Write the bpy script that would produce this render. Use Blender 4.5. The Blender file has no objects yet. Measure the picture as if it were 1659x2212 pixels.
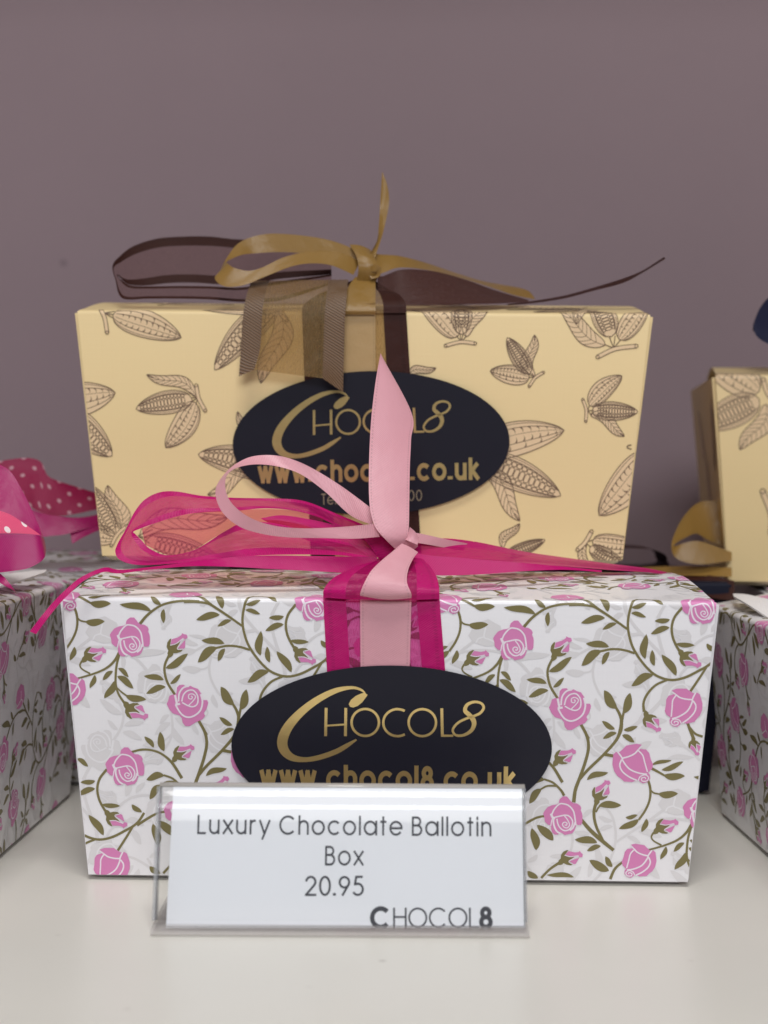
import bpy, bmesh, math, random
import mathutils
from mathutils import Vector, Matrix
R = math.radians
MM = 0.001
C = bpy.context.scene.collection
scene = bpy.context.scene

# ------------------------------------------------------------------ camera
FPX, CX, CY = 3328.0, 829.5, 1106.0          # focal length in pixels of a 1659 x 2212 picture
PITCH, ROLL = R(1.825), 0.0055
CAM = Vector((0, -400, 107))                  # millimetres
_f = Vector((0, math.cos(PITCH), -math.sin(PITCH)))
_u = Vector((0, math.sin(PITCH), math.cos(PITCH)))
_r = Vector((1, 0, 0))
CR = _r * math.cos(ROLL) + _u * math.sin(ROLL)
CU = -_r * math.sin(ROLL) + _u * math.cos(ROLL)
cd = bpy.data.cameras.new('camera')
co = bpy.data.objects.new('camera', cd); C.objects.link(co)
m = Matrix((CR, CU, -_f)).transposed().to_4x4(); m.translation = CAM * MM
co.matrix_world = m
cd.sensor_fit = 'VERTICAL'; cd.sensor_height = 36; cd.sensor_width = 27
cd.lens = 36 * FPX / 2212
cd.clip_start = 0.01; cd.clip_end = 20
cd.dof.use_dof = True; cd.dof.focus_distance = 0.405; cd.dof.aperture_fstop = 13.5
scene.camera = co

# ------------------------------------------------------------------ world and lamps
w = bpy.data.worlds.new('World'); scene.world = w; w.use_nodes = True
w.node_tree.nodes['Background'].inputs[0].default_value = (0.80, 0.84, 1.0, 1)
w.node_tree.nodes['Background'].inputs[1].default_value = 0.15
def area(name, loc, target, sx, sy, power, col):
    l = bpy.data.lights.new(name, 'AREA'); l.shape = 'RECTANGLE'; l.size = sx; l.size_y = sy
    l.energy = power; l.color = col
    o = bpy.data.objects.new(name, l); C.objects.link(o); o.location = loc
    o.rotation_euler = (Vector(target) - Vector(loc)).to_track_quat('-Z', 'Y').to_euler()
    return o
area('ceiling_lamp', (0.0, -0.55, 1.40), (0, 0, 0.05), 0.5, 0.4, 12.8, (1.0, 0.975, 0.945))
area('front_fill_light', (0.05, -1.8, 0.98), (0, 0, 0.05), 0.9, 0.5, 16.8, (0.93, 0.955, 1.0))  # frontal fill, added to brighten the box fronts; no window known there
scene.view_settings.view_transform = 'Standard'
scene.view_settings.look = 'None'
scene.view_settings.exposure = 0.0
scene.view_settings.gamma = 1.0

# ------------------------------------------------------------------ helpers
def lin(c):
    c = c / 255
    return c / 12.92 if c <= 0.04045 else ((c + 0.055) / 1.055) ** 2.4
def rgb(r, g, b): return (lin(r), lin(g), lin(b), 1)

def ray(x, y):
    dx, dy = x - CX, y - CY
    c, s = math.cos(0), math.sin(0)
    return _f + CR * (dx / FPX) - CU * (dy / FPX)
def at(x, y, d):                              # point seen at (x, y) whose depth from the camera is d mm
    v = ray(x, y)
    return CAM + v * (d / v.y)
def on_plane(x, y, p0, n):
    v = ray(x, y)
    return CAM + v * ((p0 - CAM).dot(n) / v.dot(n))

def tag(o, label=None, cat=None, group=None, kind=None):
    if label: o['label'] = label
    if cat: o['category'] = cat
    if group: o['group'] = group
    if kind: o['kind'] = kind
    return o
def empty(name, loc_mm, rot=(0, 0, 0)):
    o = bpy.data.objects.new(name, None); C.objects.link(o)
    o.empty_display_size = 0.02
    o.location = Vector(loc_mm) * MM; o.rotation_euler = rot
    return o
def world_mm(o):
    m = Matrix.LocRotScale(Vector(o.location) / MM, o.rotation_euler, None)
    return world_mm(o.parent) @ m if o.parent else m
def link(name, bm, mats, parent=None, smooth=False, tri=False):
    if tri: bmesh.ops.triangulate(bm, faces=bm.faces[:])
    for v in bm.verts: v.co *= MM
    me = bpy.data.meshes.new(name); bm.to_mesh(me); bm.free()
    for mt in mats: me.materials.append(mt)
    if smooth:
        for p in me.polygons: p.use_smooth = True
    o = bpy.data.objects.new(name, me); C.objects.link(o)
    if parent: o.parent = parent
    return o

def catmull(P, n):
    """n samples through the list of equal-dimension tuples/vectors P"""
    P = [Vector(p) for p in P]
    if len(P) == 2: return [P[0].lerp(P[1], i / (n - 1)) for i in range(n)]
    out = []
    m = len(P) - 1
    for i in range(n):
        t = i / (n - 1) * m
        k = min(int(t), m - 1); t -= k
        p0 = P[k - 1] if k > 0 else P[0] * 2 - P[1]
        p1, p2 = P[k], P[k + 1]
        p3 = P[k + 2] if k + 2 <= m else P[m] * 2 - P[m - 1]
        out.append(0.5 * ((2 * p1) + (p2 - p0) * t + (2 * p0 - 5 * p1 + 4 * p2 - p3) * t * t + (3 * p1 - p0 - 3 * p2 + p3) * t ** 3))
    return out
def arc_resample(P, n, dense=400):
    Q = catmull(P, dense)
    L = [0]
    for a, b in zip(Q, Q[1:]): L.append(L[-1] + (b - a).length)
    out = []; k = 0
    for i in range(n):
        t = L[-1] * i / (n - 1)
        while k < dense - 2 and L[k + 1] < t: k += 1
        s = (t - L[k]) / max(L[k + 1] - L[k], 1e-9)
        out.append(Q[k].lerp(Q[k + 1], min(max(s, 0), 1)))
    return out

# ------------------------------------------------------------------ materials
def mat(name, col, rough=0.5, metal=0.0, spec=0.5, sheen=0.0, coat=0.0):
    m = bpy.data.materials.new(name); m.use_nodes = True
    b = m.node_tree.nodes['Principled BSDF']
    b.inputs['Base Color'].default_value = (col[0], col[1], col[2], 1)
    b.inputs['Roughness'].default_value = rough
    b.inputs['Metallic'].default_value = metal
    b.inputs['Specular IOR Level'].default_value = spec
    if sheen: b.inputs['Sheen Weight'].default_value = sheen; b.inputs['Sheen Roughness'].default_value = 0.4
    if coat: b.inputs['Coat Weight'].default_value = coat; b.inputs['Coat Roughness'].default_value = 0.15
    return m
def noise_bump(m, scale, strength, dist=0.0002, stretch=(1, 1, 1), col_var=0.0, detail=4):
    nt = m.node_tree; N = nt.nodes; b = N['Principled BSDF']
    tc = N.new('ShaderNodeTexCoord'); mp = N.new('ShaderNodeMapping'); mp.inputs['Scale'].default_value = stretch
    no = N.new('ShaderNodeTexNoise'); no.inputs['Scale'].default_value = scale; no.inputs['Detail'].default_value = detail
    bp = N.new('ShaderNodeBump'); bp.inputs['Strength'].default_value = strength; bp.inputs['Distance'].default_value = dist
    nt.links.new(tc.outputs['Object'], mp.inputs[0]); nt.links.new(mp.outputs[0], no.inputs['Vector'])
    nt.links.new(no.outputs['Fac'], bp.inputs['Height']); nt.links.new(bp.outputs[0], b.inputs['Normal'])
    if col_var:
        base = b.inputs['Base Color'].default_value[:]
        mx = N.new('ShaderNodeMix'); mx.data_type = 'RGBA'
        mx.inputs[6].default_value = tuple(c * (1 - col_var) for c in base[:3]) + (1,)
        mx.inputs[7].default_value = tuple(min(1, c * (1 + col_var)) for c in base[:3]) + (1,)
        nt.links.new(no.outputs['Fac'], mx.inputs[0]); nt.links.new(mx.outputs[2], b.inputs['Base Color'])
    return m
def linen(m, freq=1500, strength=0.25, dist=0.0001):
    """fine woven emboss of the card"""
    nt = m.node_tree; N = nt.nodes; b = N['Principled BSDF']
    tc = N.new('ShaderNodeTexCoord')
    h = []
    for s in ((freq, 60, 60), (60, 60, freq)):
        mp = N.new('ShaderNodeMapping'); mp.inputs['Scale'].default_value = s
        no = N.new('ShaderNodeTexNoise'); no.inputs['Scale'].default_value = 1.0; no.inputs['Detail'].default_value = 2
        nt.links.new(tc.outputs['Object'], mp.inputs[0]); nt.links.new(mp.outputs[0], no.inputs['Vector']); h.append(no)
    ad = N.new('ShaderNodeMath'); ad.operation = 'ADD'
    nt.links.new(h[0].outputs['Fac'], ad.inputs[0]); nt.links.new(h[1].outputs['Fac'], ad.inputs[1])
    bp = N.new('ShaderNodeBump'); bp.inputs['Strength'].default_value = strength; bp.inputs['Distance'].default_value = dist
    nt.links.new(ad.outputs[0], bp.inputs['Height']); nt.links.new(bp.outputs[0], b.inputs['Normal'])
    return m

M = {}
M['white_paper'] = linen(mat('white_card', (0.80, 0.785, 0.80), 0.42, coat=0.35))
M['ghost'] = mat('grey_print', (0.70, 0.68, 0.685), 0.42)
M['olive'] = mat('olive_print', (0.185, 0.155, 0.055), 0.40)
M['rose'] = mat('rose_print', (0.66, 0.215, 0.45), 0.42)
M['vein'] = mat('white_line_print', (0.82, 0.74, 0.80), 0.42)
M['cream_paper'] = linen(mat('cream_card', (0.88, 0.675, 0.345), 0.5))
M['podfill'] = mat('pod_tint_print', (0.83, 0.61, 0.36), 0.5)
M['ink'] = mat('brown_ink_print', (0.165, 0.10, 0.058), 0.5)
M['edge_cream'] = mat('cream_card_edge', (0.82, 0.70, 0.48), 0.6)
M['edge_white'] = mat('white_card_edge', (0.80, 0.78, 0.78), 0.6)
M['navy_paper'] = noise_bump(mat('navy_card', (0.008, 0.009, 0.022), 0.6, spec=0.2), 300, 0.1)
M['label'] = linen(mat('navy_sticker', (0.013, 0.0125, 0.021), 0.42, spec=0.22), 900, 0.12)
M['foil'] = noise_bump(mat('gold_foil', (0.78, 0.58, 0.24), 0.30, metal=0.9), 220, 0.35, 0.0004, col_var=0.12)
M['foil_dull'] = mat('pale_gold_foil', (0.36, 0.30, 0.20), 0.4, metal=0.6)

def ribbon_mat(name, col, rough=0.38, twill=1.0, alpha=1.0, sheen=0.3, trans=0.0, dots=None, weave=0.0, tint=None, spec=0.5, wscale=0.75, stitch=0.6):
    """satin or organza; the UV map holds millimetres (across, along)"""
    m = bpy.data.materials.new(name); m.use_nodes = True
    nt = m.node_tree; N = nt.nodes; b = N['Principled BSDF']
    b.inputs['Roughness'].default_value = rough
    b.inputs['Sheen Weight'].default_value = sheen; b.inputs['Sheen Roughness'].default_value = 0.35
    b.inputs['Anisotropic'].default_value = 0.5; b.inputs['Specular IOR Level'].default_value = spec
    uv = N.new('ShaderNodeUVMap'); uv.uv_map = 'UVMap'
    mp = N.new('ShaderNodeMapping'); mp.inputs['Rotation'].default_value = (0, 0, R(62))
    nt.links.new(uv.outputs[0], mp.inputs[0])
    wv = N.new('ShaderNodeTexWave'); wv.inputs['Scale'].default_value = wscale; wv.inputs['Distortion'].default_value = 0.5
    wv.inputs['Detail'].default_value = 1
    nt.links.new(mp.outputs[0], wv.inputs['Vector'])
    bp = N.new('ShaderNodeBump'); bp.inputs['Strength'].default_value = 0.35 * twill; bp.inputs['Distance'].default_value = 0.00012
    nt.links.new(wv.outputs['Fac'], bp.inputs['Height']); nt.links.new(bp.outputs[0], b.inputs['Normal'])
    mx = N.new('ShaderNodeMix'); mx.data_type = 'RGBA'
    mx.inputs[6].default_value = tuple(c * (1 - 0.16 * twill) for c in col[:3]) + (1,)
    mx.inputs[7].default_value = tuple(min(1, c * (1 + 0.10 * twill)) for c in col[:3]) + (1,)
    nt.links.new(wv.outputs['Fac'], mx.inputs[0])
    last = mx.outputs[2]
    sep = N.new('ShaderNodeSeparateXYZ'); nt.links.new(uv.outputs[0], sep.inputs[0])
    if dots:
        dcol, pitch, rad = dots                # staggered round dots
        def mth(op, a, bb=None):
            k = N.new('ShaderNodeMath'); k.operation = op
            for i, q in enumerate((a, bb)):
                if q is None: continue
                if isinstance(q, (int, float)): k.inputs[i].default_value = q
                else: nt.links.new(q, k.inputs[i])
            return k.outputs[0]
        a = mth('MULTIPLY', mth('ADD', sep.outputs['X'], sep.outputs['Y']), 1 / pitch)
        c = mth('MULTIPLY', mth('SUBTRACT', sep.outputs['X'], sep.outputs['Y']), 1 / pitch)
        fa = mth('SUBTRACT', mth('FRACT', a), 0.5); fc = mth('SUBTRACT', mth('FRACT', c), 0.5)
        d = mth('SQRT', mth('ADD', mth('MULTIPLY', fa, fa), mth('MULTIPLY', fc, fc)))
        msk = mth('LESS_THAN', d, rad)
        m2 = N.new('ShaderNodeMix'); m2.data_type = 'RGBA'
        nt.links.new(msk, m2.inputs[0]); nt.links.new(last, m2.inputs[6]); m2.inputs[7].default_value = tuple(dcol) + (1,)
        last = m2.outputs[2]
    # selvedge: a row of tiny stitches a little in from either edge
    def mt2(op, *a):
        k = N.new('ShaderNodeMath'); k.operation = op
        for i, q in enumerate(a):
            if isinstance(q, (int, float)): k.inputs[i].default_value = q
            else: nt.links.new(q, k.inputs[i])
        return k.outputs[0]
    ue = N.new('ShaderNodeUVMap'); ue.uv_map = 'Edge'
    se = N.new('ShaderNodeSeparateXYZ'); nt.links.new(ue.outputs[0], se.inputs[0])
    du = mt2('SUBTRACT', 0.5, mt2('ABSOLUTE', mt2('SUBTRACT', se.outputs['X'], 0.5)))
    lnm = mt2('LESS_THAN', mt2('ABSOLUTE', mt2('SUBTRACT', du, 0.055)), 0.016)
    dsh = mt2('LESS_THAN', mt2('FRACT', mt2('MULTIPLY', se.outputs['Y'], 1.15)), 0.55)
    msk2 = mt2('MULTIPLY', mt2('MULTIPLY', lnm, dsh), stitch)
    m4 = N.new('ShaderNodeMix'); m4.data_type = 'RGBA'; nt.links.new(msk2, m4.inputs[0]); nt.links.new(last, m4.inputs[6])
    m4.inputs[7].default_value = tuple(min(1, c * 0.62) for c in col[:3]) + (1,)
    last = m4.outputs[2]
    nt.links.new(last, b.inputs['Base Color'])
    # soft uneven lie of the cloth
    n5 = N.new('ShaderNodeTexNoise'); n5.inputs['Scale'].default_value = 0.16; n5.inputs['Detail'].default_value = 3
    m5 = N.new('ShaderNodeMapping'); m5.inputs['Scale'].default_value = (1, 1, 1) if alpha >= 1 else (2.6, 0.7, 1)
    nt.links.new(uv.outputs[0], m5.inputs[0]); nt.links.new(m5.outputs[0], n5.inputs['Vector'])
    b5 = N.new('ShaderNodeBump'); b5.inputs['Strength'].default_value = 0.25 if alpha >= 1 else 0.5; b5.inputs['Distance'].default_value = 0.0012
    nt.links.new(n5.outputs['Fac'], b5.inputs['Height']); nt.links.new(b5.outputs[0], bp.inputs['Normal'])
    if alpha < 1.0 or trans:
        out = N['Material Output']
        tl = N.new('ShaderNodeBsdfTranslucent'); nt.links.new(last, tl.inputs['Color'])
        m1 = N.new('ShaderNodeMixShader'); m1.inputs[0].default_value = trans
        nt.links.new(b.outputs[0], m1.inputs[1]); nt.links.new(tl.outputs[0], m1.inputs[2])
        tr = N.new('ShaderNodeBsdfTransparent')
        tr.inputs['Color'].default_value = tuple(tint or [min(1, 0.45 + 0.62 * q ** 0.45) for q in col[:3]]) + (1,)
        m3 = N.new('ShaderNodeMixShader')
        if weave:
            nn = N.new('ShaderNodeTexNoise'); nn.inputs['Scale'].default_value = 1.6; nn.inputs['Detail'].default_value = 3
            mq = N.new('ShaderNodeMapping'); mq.inputs['Scale'].default_value = (4.0, 0.35, 1)
            nt.links.new(uv.outputs[0], mq.inputs[0]); nt.links.new(mq.outputs[0], nn.inputs['Vector'])
            mr = N.new('ShaderNodeMapRange'); mr.inputs[1].default_value = 0.3; mr.inputs[2].default_value = 0.7
            mr.inputs[3].default_value = alpha - weave; mr.inputs[4].default_value = alpha + weave
            nt.links.new(nn.outputs['Fac'], mr.inputs[0]); nt.links.new(mr.outputs[0], m3.inputs[0])
        else:
            m3.inputs[0].default_value = alpha
        nt.links.new(tr.outputs[0], m3.inputs[1]); nt.links.new(m1.outputs[0], m3.inputs[2])
        nt.links.new(m3.outputs[0], out.inputs['Surface'])
    return m
M['pink_satin'] = ribbon_mat('pale_pink_satin', (0.78, 0.385, 0.44), 0.40, 0.7, sheen=0.25, trans=0.12)
M['magenta_satin'] = ribbon_mat('magenta_satin', (0.53, 0.003, 0.150), 0.36, 1.2, sheen=0.0, spec=0.25, trans=0.1)
M['magenta_sheer'] = ribbon_mat('magenta_organza', (0.58, 0.005, 0.175), 0.42, 0.6, alpha=0.68, sheen=0.0, spec=0.3, trans=0.35, weave=0.12, tint=(0.92, 0.42, 0.58))
M['magenta_veil'] = ribbon_mat('light_magenta_organza', (0.66, 0.03, 0.26), 0.45, 0.4, alpha=0.40, sheen=0.1, trans=0.3, weave=0.08, tint=(0.95, 0.52, 0.76))
M['brown_dense'] = ribbon_mat('folded_brown_organza', (0.075, 0.028, 0.020), 0.5, 0.4, alpha=0.84, sheen=0.0, trans=0.2, weave=0.12, tint=(0.75, 0.6, 0.58), spec=0.2)
M['magenta_dense'] = ribbon_mat('folded_magenta_organza', (0.56, 0.004, 0.160), 0.42, 0.6, alpha=0.86, sheen=0.0, spec=0.25, trans=0.25, weave=0.1, tint=(0.92, 0.35, 0.5))
M['magenta_deep'] = ribbon_mat('deep_magenta_satin', (0.36, 0.003, 0.115), 0.36, 0.6, sheen=0.0, trans=0.05)
M['brown_satin'] = ribbon_mat('brown_satin', (0.046, 0.014, 0.010), 0.5, 1.0, sheen=0.0, spec=0.18)
M['brown_sheer'] = ribbon_mat('brown_organza', (0.080, 0.034, 0.026), 0.5, 0.4, alpha=0.30, sheen=0.0, trans=0.25, weave=0.08, tint=(0.87, 0.74, 0.72), spec=0.15)
M['bronze_satin'] = ribbon_mat('bronze_satin', (0.16, 0.085, 0.036), 0.4, 2.6, sheen=0.35, wscale=0.42)
M['bronze_sheer'] = ribbon_mat('bronze_organza', (0.40, 0.25, 0.09), 0.45, 0.4, alpha=0.46, trans=0.3, weave=0.12)
M['gold_satin'] = ribbon_mat('old_gold_satin', (0.33, 0.185, 0.043), 0.33, 0.6, sheen=0.15, trans=0.1)
M['polka'] = ribbon_mat('polka_dot_ribbon', (0.29, 0.004, 0.060), 0.6, 0.8, sheen=0.0, dots=((0.52, 0.27, 0.32), 7.0, 0.145))
M['coral'] = ribbon_mat('coral_dotted_ribbon', (0.72, 0.04, 0.15), 0.5, 1.0, dots=((0.85, 0.7, 0.7), 9.5, 0.13))
M['navy_ribbon'] = ribbon_mat('navy_ribbon', (0.008, 0.010, 0.04), 0.6, 0.6, sheen=0.0)

# ------------------------------------------------------------------ flat printed artwork: polygons in millimetres
class Art:
    nid = 0
    def __init__(s): s.p = []                 # (layer, material key, [Vector2])
    @classmethod
    def lift(c): c.nid += 1; return (c.nid % 48) / 48 * 0.8
    def poly(s, layer, mk, pts): s.p.append((layer + Art.lift(), mk, [Vector((q[0], q[1])) for q in pts]))
    def stroke(s, layer, mk, pts, widths, n=None, closed=False):
        """variable width stroke through pts; widths is a number or one per point"""
        if isinstance(widths, (int, float)): widths = [widths] * len(pts)
        n = n or max(2, 6 * (len(pts) - 1))
        if len(pts) == 2: n = 2
        Q = catmull([(a[0], a[1], wd) for a, wd in zip(pts, widths)], n)
        L, Rr = [], []
        for i, q in enumerate(Q):
            a = Q[max(i - 1, 0)]; b = Q[min(i + 1, n - 1)]
            if closed and i in (0, n - 1): a, b = Q[n - 2], Q[1]
            d = Vector((b.x - a.x, b.y - a.y))
            if d.length < 1e-9: d = Vector((1, 0))
            d.normalize(); nn = Vector((-d.y, d.x)) * (max(q.z, 0.0) / 2)
            c = Vector((q.x, q.y)); L.append(c + nn); Rr.append(c - nn)
        layer += Art.lift()
        for i in range(n - 1): s.p.append((layer, mk, [L[i], L[i + 1], Rr[i + 1], Rr[i]]))
    def xf(s, fn, keep=None):
        o = Art()
        for l, k, pts in s.p:
            o.p.append((l, k, [Vector(fn(q)) for q in pts]))
        return o
    def add(s, o): s.p += o.p; return s

def art_mesh(art, mats_keys, bounds, cuts, mapper, bm_out, layer_h, vmin, vmax):
    """clip the artwork to a panel and lay it on the panel's surface"""
    bm = bmesh.new(); lay = bm.faces.layers.float.new('lay')
    for l, k, pts in art.p:
        if max(q.y for q in pts) < vmin or min(q.y for q in pts) > vmax: continue
        if all(bounds_out(q, bounds) for q in pts) and False: continue
        vs = [bm.verts.new((q.x, q.y, 0)) for q in pts]
        try: f = bm.faces.new(vs)
        except ValueError: continue
        f[lay] = l; f.material_index = mats_keys.index(k)
    for p, n in bounds:
        g = bm.verts[:] + bm.edges[:] + bm.faces[:]
        if not bm.faces: break
        bmesh.ops.bisect_plane(bm, geom=g, plane_co=p, plane_no=n, clear_outer=True, dist=1e-5)
    for v in cuts:
        g = bm.verts[:] + bm.edges[:] + bm.faces[:]
        if not bm.faces: break
        bmesh.ops.bisect_plane(bm, geom=g, plane_co=(0, v, 0), plane_no=(0, 1, 0), dist=1e-5)
    bmesh.ops.triangulate(bm, faces=bm.faces[:])
    for f in bm.faces:
        vs = [bm_out.verts.new(mapper(v.co.x, v.co.y, layer_h(f[lay]))) for v in f.verts]
        try:
            nf = bm_out.faces.new(vs); nf.material_index = f.material_index
            nf.normal_update()
            # every printed face looks outwards
            c = f.calc_center_median(); o = mapper(c.x, c.y, 1.0) - mapper(c.x, c.y, 0.0)
            if nf.normal.dot(o) < 0: nf.normal_flip()
        except ValueError: pass
    bm.free()
def bounds_out(q, b): return False

# ------------------------------------------------------------------ boxes
class Box:
    """ballotin: a tapering carton whose front panel runs over a rounded fold into the lid flap"""
    def __init__(s, name, origin, rot, wt, wb, h, D, t, bulge, flap_in=4.0, foot=1.4):
        # origin: world mm of the middle of the top front edge, dropped to base level
        s.wt, s.wb, s.h, s.D, s.t, s.foot = wt, wb, h, D, t, foot
        s.root = empty(name, origin, rot)
        off = world_mm(s.root).to_3x3() @ Vector((0, D / 2, 0))
        s.root.location = (Vector(origin) + off) * MM
        s.mw = world_mm(s.root); s.inv = s.mw.inverted()
        s.y0 = -D / 2                          # local y of the top front edge
        r = 1.3; prof = []
        for i in range(2): prof.append((s.y0 + t * (1 - i * (h - r) / h), i * (h - r)))
        y1, z1 = prof[-1]
        for i in range(1, 7):
            a = i / 6 * math.pi / 2
            prof.append((y1 + r * (1 - math.cos(a)), z1 + r * math.sin(a)))
        ya, za = prof[-1]; n = 14
        for i in range(1, n + 1):
            q = i / n
            prof.append((ya + q * (D - 1.5 - r), za + bulge * math.sin(math.pi * min(q * 0.98, 1)) ** 1.15))
        s.prof = [Vector(p) for p in prof]
        s.L = [0]
        for a, b in zip(s.prof, s.prof[1:]): s.L.append(s.L[-1] + (b - a).length)
        s.vfold = s.L[4]; s.vtop = s.L[7]; s.vend = s.L[-1]; s.flap_in = flap_in
    def hw(s, v):
        if v <= s.vtop: return (s.wb + (s.wt - s.wb) * min(v / s.vtop, 1)) / 2
        return s.wt / 2 - s.flap_in * (v - s.vtop) / (s.vend - s.vtop)
    def surf(s, u, v, o=0.0):
        k = 0
        while k < len(s.L) - 2 and s.L[k + 1] < v: k += 1
        a, b = s.prof[k], s.prof[k + 1]
        q = (v - s.L[k]) / (s.L[k + 1] - s.L[k])
        p = a.lerp(b, q)
        def nrm(i):
            i0, i1 = max(i - 1, 0), min(i + 1, len(s.prof) - 1)
            d = (s.prof[i1] - s.prof[i0]).normalized(); return Vector((-d.y, d.x))
        if k == 0: d = (b - a).normalized(); n = Vector((-d.y, d.x))
        else: n = nrm(k).lerp(nrm(k + 1), q).normalized()
        return Vector((u, p.x + n.x * o, p.y + n.y * o))
    def px(s, x, y):
        """front panel coordinates of the point seen at source pixel (x, y) of the 1860 x 2480 photograph"""
        p0 = s.mw @ s.surf(0, 0); e1 = s.mw.to_3x3() @ Vector((1, 0, 0)); e2 = (s.mw @ s.surf(0, s.L[1])) - p0
        n = e1.cross(e2).normalized()
        P = s.inv @ on_plane(x * 0.892, y * 0.892, p0, n)
        return Vector((P.x, P.z / s.h * s.L[1] * s.h / (s.h - 1.3)))
    def build(s, paper, edge, art=None, keys=(), side_art=None, hover=None):
        paper, edge = M[paper], M[edge]
        mats = [paper, edge] + [M[k] for k in keys]
        kk = ['_p', '_e'] + list(keys)
        LH = lambda l: 0.04 + 0.04 * l
        def board(bm, vs, inset=0.0):
            def row(v, os): 
                hwv = s.hw(v) - inset
                return [bm.verts.new(s.surf(x, v, o)) for x, o in os(hwv)]
            strips = ((lambda h: ((-h, 0), (h, 0)), 0), (lambda h: ((h, 0), (h, -0.7)), 1),
                      (lambda h: ((h, -0.7), (-h, -0.7)), 1), (lambda h: ((-h, -0.7), (-h, 0)), 1))
            for os, mi in strips:               # separate sheets, so the rounded fold shades smoothly and edges stay crisp
                rows = [row(v, os) for v in vs]
                for a, b in zip(rows, rows[1:]):
                    f = bm.faces.new((a[0], a[1], b[1], b[0])); f.material_index = mi; f.smooth = True
            for v, fl in ((vs[0], True), (vs[-1], False)):
                rw = row(v, lambda h: ((-h, 0), (h, 0), (h, -0.7), (-h, -0.7)))
                f = bm.faces.new(rw[::-1] if fl else rw); f.material_index = 1
        # body: tapering walls behind the front panel, plus the printed front panel
        bm = bmesh.new()
        g = 0.9                                 # the side walls bulge a little past the front panel
        yb = s.D / 2
        top = [(-s.wt / 2 - g, s.y0 + 1.6), (s.wt / 2 + g, s.y0 + 1.6), (s.wt / 2 + g, yb - 0.5), (-s.wt / 2 - g, yb - 0.5)]
        bot = [(-s.wb / 2 - g * 0.3, s.y0 + s.t + 0.9), (s.wb / 2 + g * 0.3, s.y0 + s.t + 0.9), (s.wb / 2 + g * 0.3, yb - s.t), (-s.wb / 2 - g * 0.3, yb - s.t)]
        T = [bm.verts.new((x, y, s.h - 0.9)) for x, y in top]; B = [bm.verts.new((x, y, 0.35)) for x, y in bot]
        for i in range(4):
            j = (i + 1) % 4
            bm.faces.new((B[i], B[j], T[j], T[i]))
        bm.faces.new(T)
        ft = 2.6                                # the floor of the box tucks in under its lower edge
        Q = [bm.verts.new((x - math.copysign(ft, x), y - math.copysign(ft, y), -s.foot)) for x, y in bot]
        for i in range(4):
            f = bm.faces.new((Q[i], Q[(i + 1) % 4], B[(i + 1) % 4], B[i])); f.material_index = 1
        f = bm.faces.new(Q[::-1]); f.material_index = 1
        board(bm, [0.0, s.vfold * 0.5, s.L[1], s.L[2], s.L[3], s.vfold])
        if art:
            hb, ht = s.wb / 2 - 0.05, s.wt / 2 - 0.05
            n = Vector((s.vtop, -(ht - hb), 0)).normalized()
            bounds = [((ht, s.vtop, 0), n), ((-ht, s.vtop, 0), Vector((-n.x, n.y, 0))),
                      ((0, 0.05, 0), (0, -1, 0)), ((0, s.vfold, 0), (0, 1, 0))]
            art_mesh(art, kk, bounds, s.L[1:4], s.surf, bm, LH, 0, s.vfold)
        if side_art:
            for sg in (-1, 1):
                a = Vector((sg * (s.wb / 2 + g * 0.3), 0, 0.35)); b = Vector((sg * (s.wt / 2 + g), 0, s.h - 0.9))
                hh = (b - a).length; n3 = Vector((sg * (b.z - a.z), 0, -(b.x - a.x) * sg * sg)).normalized()
                def mp(u, v, o, a=a, b=b, hh=hh, n3=n3, sg=sg):
                    p = a.lerp(b, v / hh); return Vector((p.x, u * sg, p.z)) + n3 * o
                dt = s.D / 2 - 1.8; db = s.D / 2 - s.t - 1.0
                n = Vector((hh, -(dt - db), 0)).normalized()
                bounds = [((dt, hh, 0), n), ((-dt, hh, 0), Vector((-n.x, n.y, 0))), ((0, 0.1, 0), (0, -1, 0)), ((0, hh - 0.1, 0), (0, 1, 0))]
                art_mesh(side_art, kk, bounds, [], mp, bm, LH, 0, hh)
        s.body = link('box_body', bm, mats, s.root)
        bm = bmesh.new()
        board(bm, [s.vfold] + s.L[5:], 0.5)
        if art:
            n = Vector((s.vend - s.vtop, s.flap_in, 0)).normalized()
            x = s.wt / 2 - 0.6
            bounds = [((x, s.vtop, 0), n), ((-x, s.vtop, 0), Vector((-n.x, n.y, 0))),
                      ((0, s.vfold, 0), (0, -1, 0)), ((0, s.vend - 0.1, 0), (0, 1, 0))]
            art_mesh(art, kk, bounds, s.L[5:-1], s.surf, bm, LH, s.vfold, s.vend)
        s.flap = link('lid_flap', bm, mats, s.root)
        return s.root

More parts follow.
